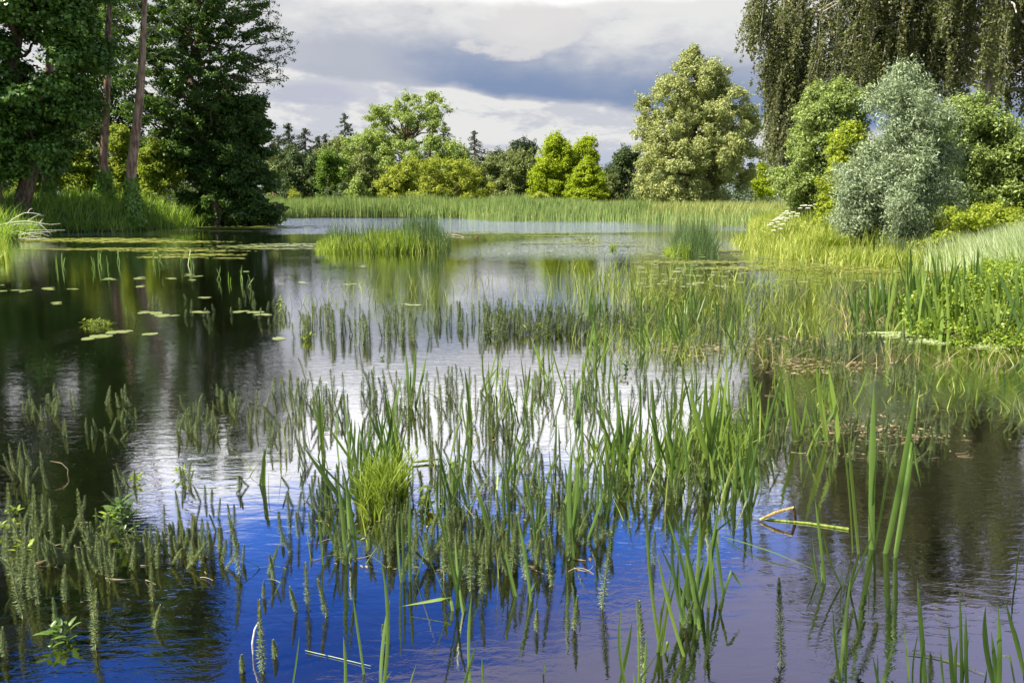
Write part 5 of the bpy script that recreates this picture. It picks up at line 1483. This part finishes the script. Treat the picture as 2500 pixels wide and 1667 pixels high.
# ------------------------------------------------------------------ floating and broken things
def sausage(name, label, pts, r, mat, cat, sides=10, z=0):
    A = [np.array(p, float) for p in pts]; c_ = A[0].copy(); acc = Acc()
    P_ = np.array(A) - c_
    s = np.linspace(0, len(P_) - 1, len(P_) * 5); pp = np.stack([np.interp(s, np.arange(len(P_)), P_[:, i]) for i in range(3)], 1)
    tube(acc, pp, np.interp(s, np.linspace(0, len(P_) - 1, len(r)), r), sides)
    o = acc.obj(name, mat, None, True); o.location = c_
    return tag(o, label, cat)


A = G(1855, 1268, .01); d = A[1]
sausage('broken_stalk', 'broken yellow stalk propped up over the blue water with a ragged end', [A, P(1890, 1252, d), P(1938, 1238, d)], [.007, .010, .008], 'strawwood', 'stalk')
sausage('broken_stalk', 'short rotten brown stalk standing under the propped yellow one', [G(1941, 1275, -.02), P(1941, 1258, d), P(1938, 1239, d)], [.009, .010, .008], 'brownstalk', 'stalk')
sausage('floating_stalk', 'thick green and yellow stalk floating behind the broken yellow one', [G(1866, 1267, .004), G(1970, 1276, .006), G(2072, 1291, .006)], [.005, .007, .009], 'greenstalk', 'stalk')
sausage('floating_stalk', 'thick yellow-green stalk lying across the right side of the grassy tuft', [G(1006, 1128, .02), P(1040, 1124, G(1040, 1130)[1]), G(1076, 1120, .03)], [.008, .011, .006], 'greenstalk', 'stalk')


def floatleaf(label, pts, w, mat='iris', lift=.0):
    A = [G(x_, y_, .006 + lift * math.sin(math.pi * i / (len(pts) - 1))) for i, (x_, y_) in enumerate(pts)]
    c_ = A[0].copy(); acc = Acc(); P_ = np.array(A) - c_
    s = np.linspace(0, len(P_) - 1, 14); P_ = np.stack([np.interp(s, np.arange(len(pts)), P_[:, i]) for i in range(3)], 1)
    tan = unit(np.gradient(P_, axis=0)); side = unit(np.cross(tan, [0, 0, 1.0])); t = np.linspace(0, 1, 14)
    ww = (w * .5 * np.clip(np.minimum(t * 5 + .3, (1 - t) * 3), 0.05, 1))[:, None]
    V = np.stack([P_ - side * ww, P_ + [0, 0, .0015], P_ + side * ww], 1).reshape(-1, 3); i = np.arange(13)[:, None] * 3
    acc.add(V, np.concatenate([np.concatenate([i, i + 1, i + 4, i + 3], 1), np.concatenate([i + 1, i + 2, i + 5, i + 4], 1)]))
    o = acc.obj('floating_leaf', mat, None, True); o.location = c_
    tag(o, label, 'leaf')


floatleaf('long green leaf arched over the lilac water below the broken stalk', [(1761, 1308), (1830, 1328), (1900, 1352), (1988, 1390)], .014, 'iris', .03)
floatleaf('long straight pale green leaf floating near the lower corner', [(2215, 1594), (2280, 1602), (2345, 1620), (2404, 1646)], .012, 'irislight')
floatleaf('thin pale leaf floating slantwise in deep blue water left of the long blades', [(745, 1587), (820, 1604), (905, 1625)], .0045, 'palegrass')
floatleaf('pale leaf lying level across the top of the bright water stand', [(1045, 956), (1090, 962), (1140, 967)], .018, 'irislight', .04)
floatleaf('short bleached leaf piece floating right of the slanting flag leaves', [(1398, 1362), (1430, 1368)], .014, 'dead')
floatleaf('straw-coloured leaf lying across the brown reflection at the far flag stand', [(1890, 872), (1925, 876), (1955, 882)], .012, 'dead')
floatleaf('pale leaf lying flat off the tip of the near margin', [(2176, 824), (2220, 820), (2270, 822)], .035, 'palegrass')
sausage('floating_branch', 'pale floating branch with a dark end right of the sedge islet', [G(1066, 573, .02), G(1110, 573, .06), G(1122, 575, .05), G(1133, 579, .02), G(1150, 579, .02)], [.010, .016, .014, .012, .008], 'palebark', 'branch')
sausage('floating_branch', 'short dark snag just breaking the surface beyond the islet', [G(1160, 578, 0), G(1166, 578, .05), G(1168, 578, .12)], [.03, .04, .02], 'brownstalk', 'branch')
for lab, x0, y0 in (('curved brown dead shoot arching out of the black water', 120, 1125), ('white peeled shoot leaning against the front bottlebrush shoot', 617, 1600)):
    if 'curved' in lab: p_ = [G(165, 1165, -.02), P(166, 1145, G(165, 1160)[1]), P(150, 1130, G(165, 1160)[1]), P(122, 1125, G(165, 1160)[1])]
    else: p_ = [G(618, 1600, -.01), P(616, 1570, G(618, 1600)[1]), P(622, 1535, G(618, 1600)[1]), P(636, 1510, G(618, 1600)[1])]
    sausage('dead_shoot', lab, p_, [.0035, .0045, .004, .0015], 'dead' if 'curved' in lab else 'greywood', 'shoot', 6)
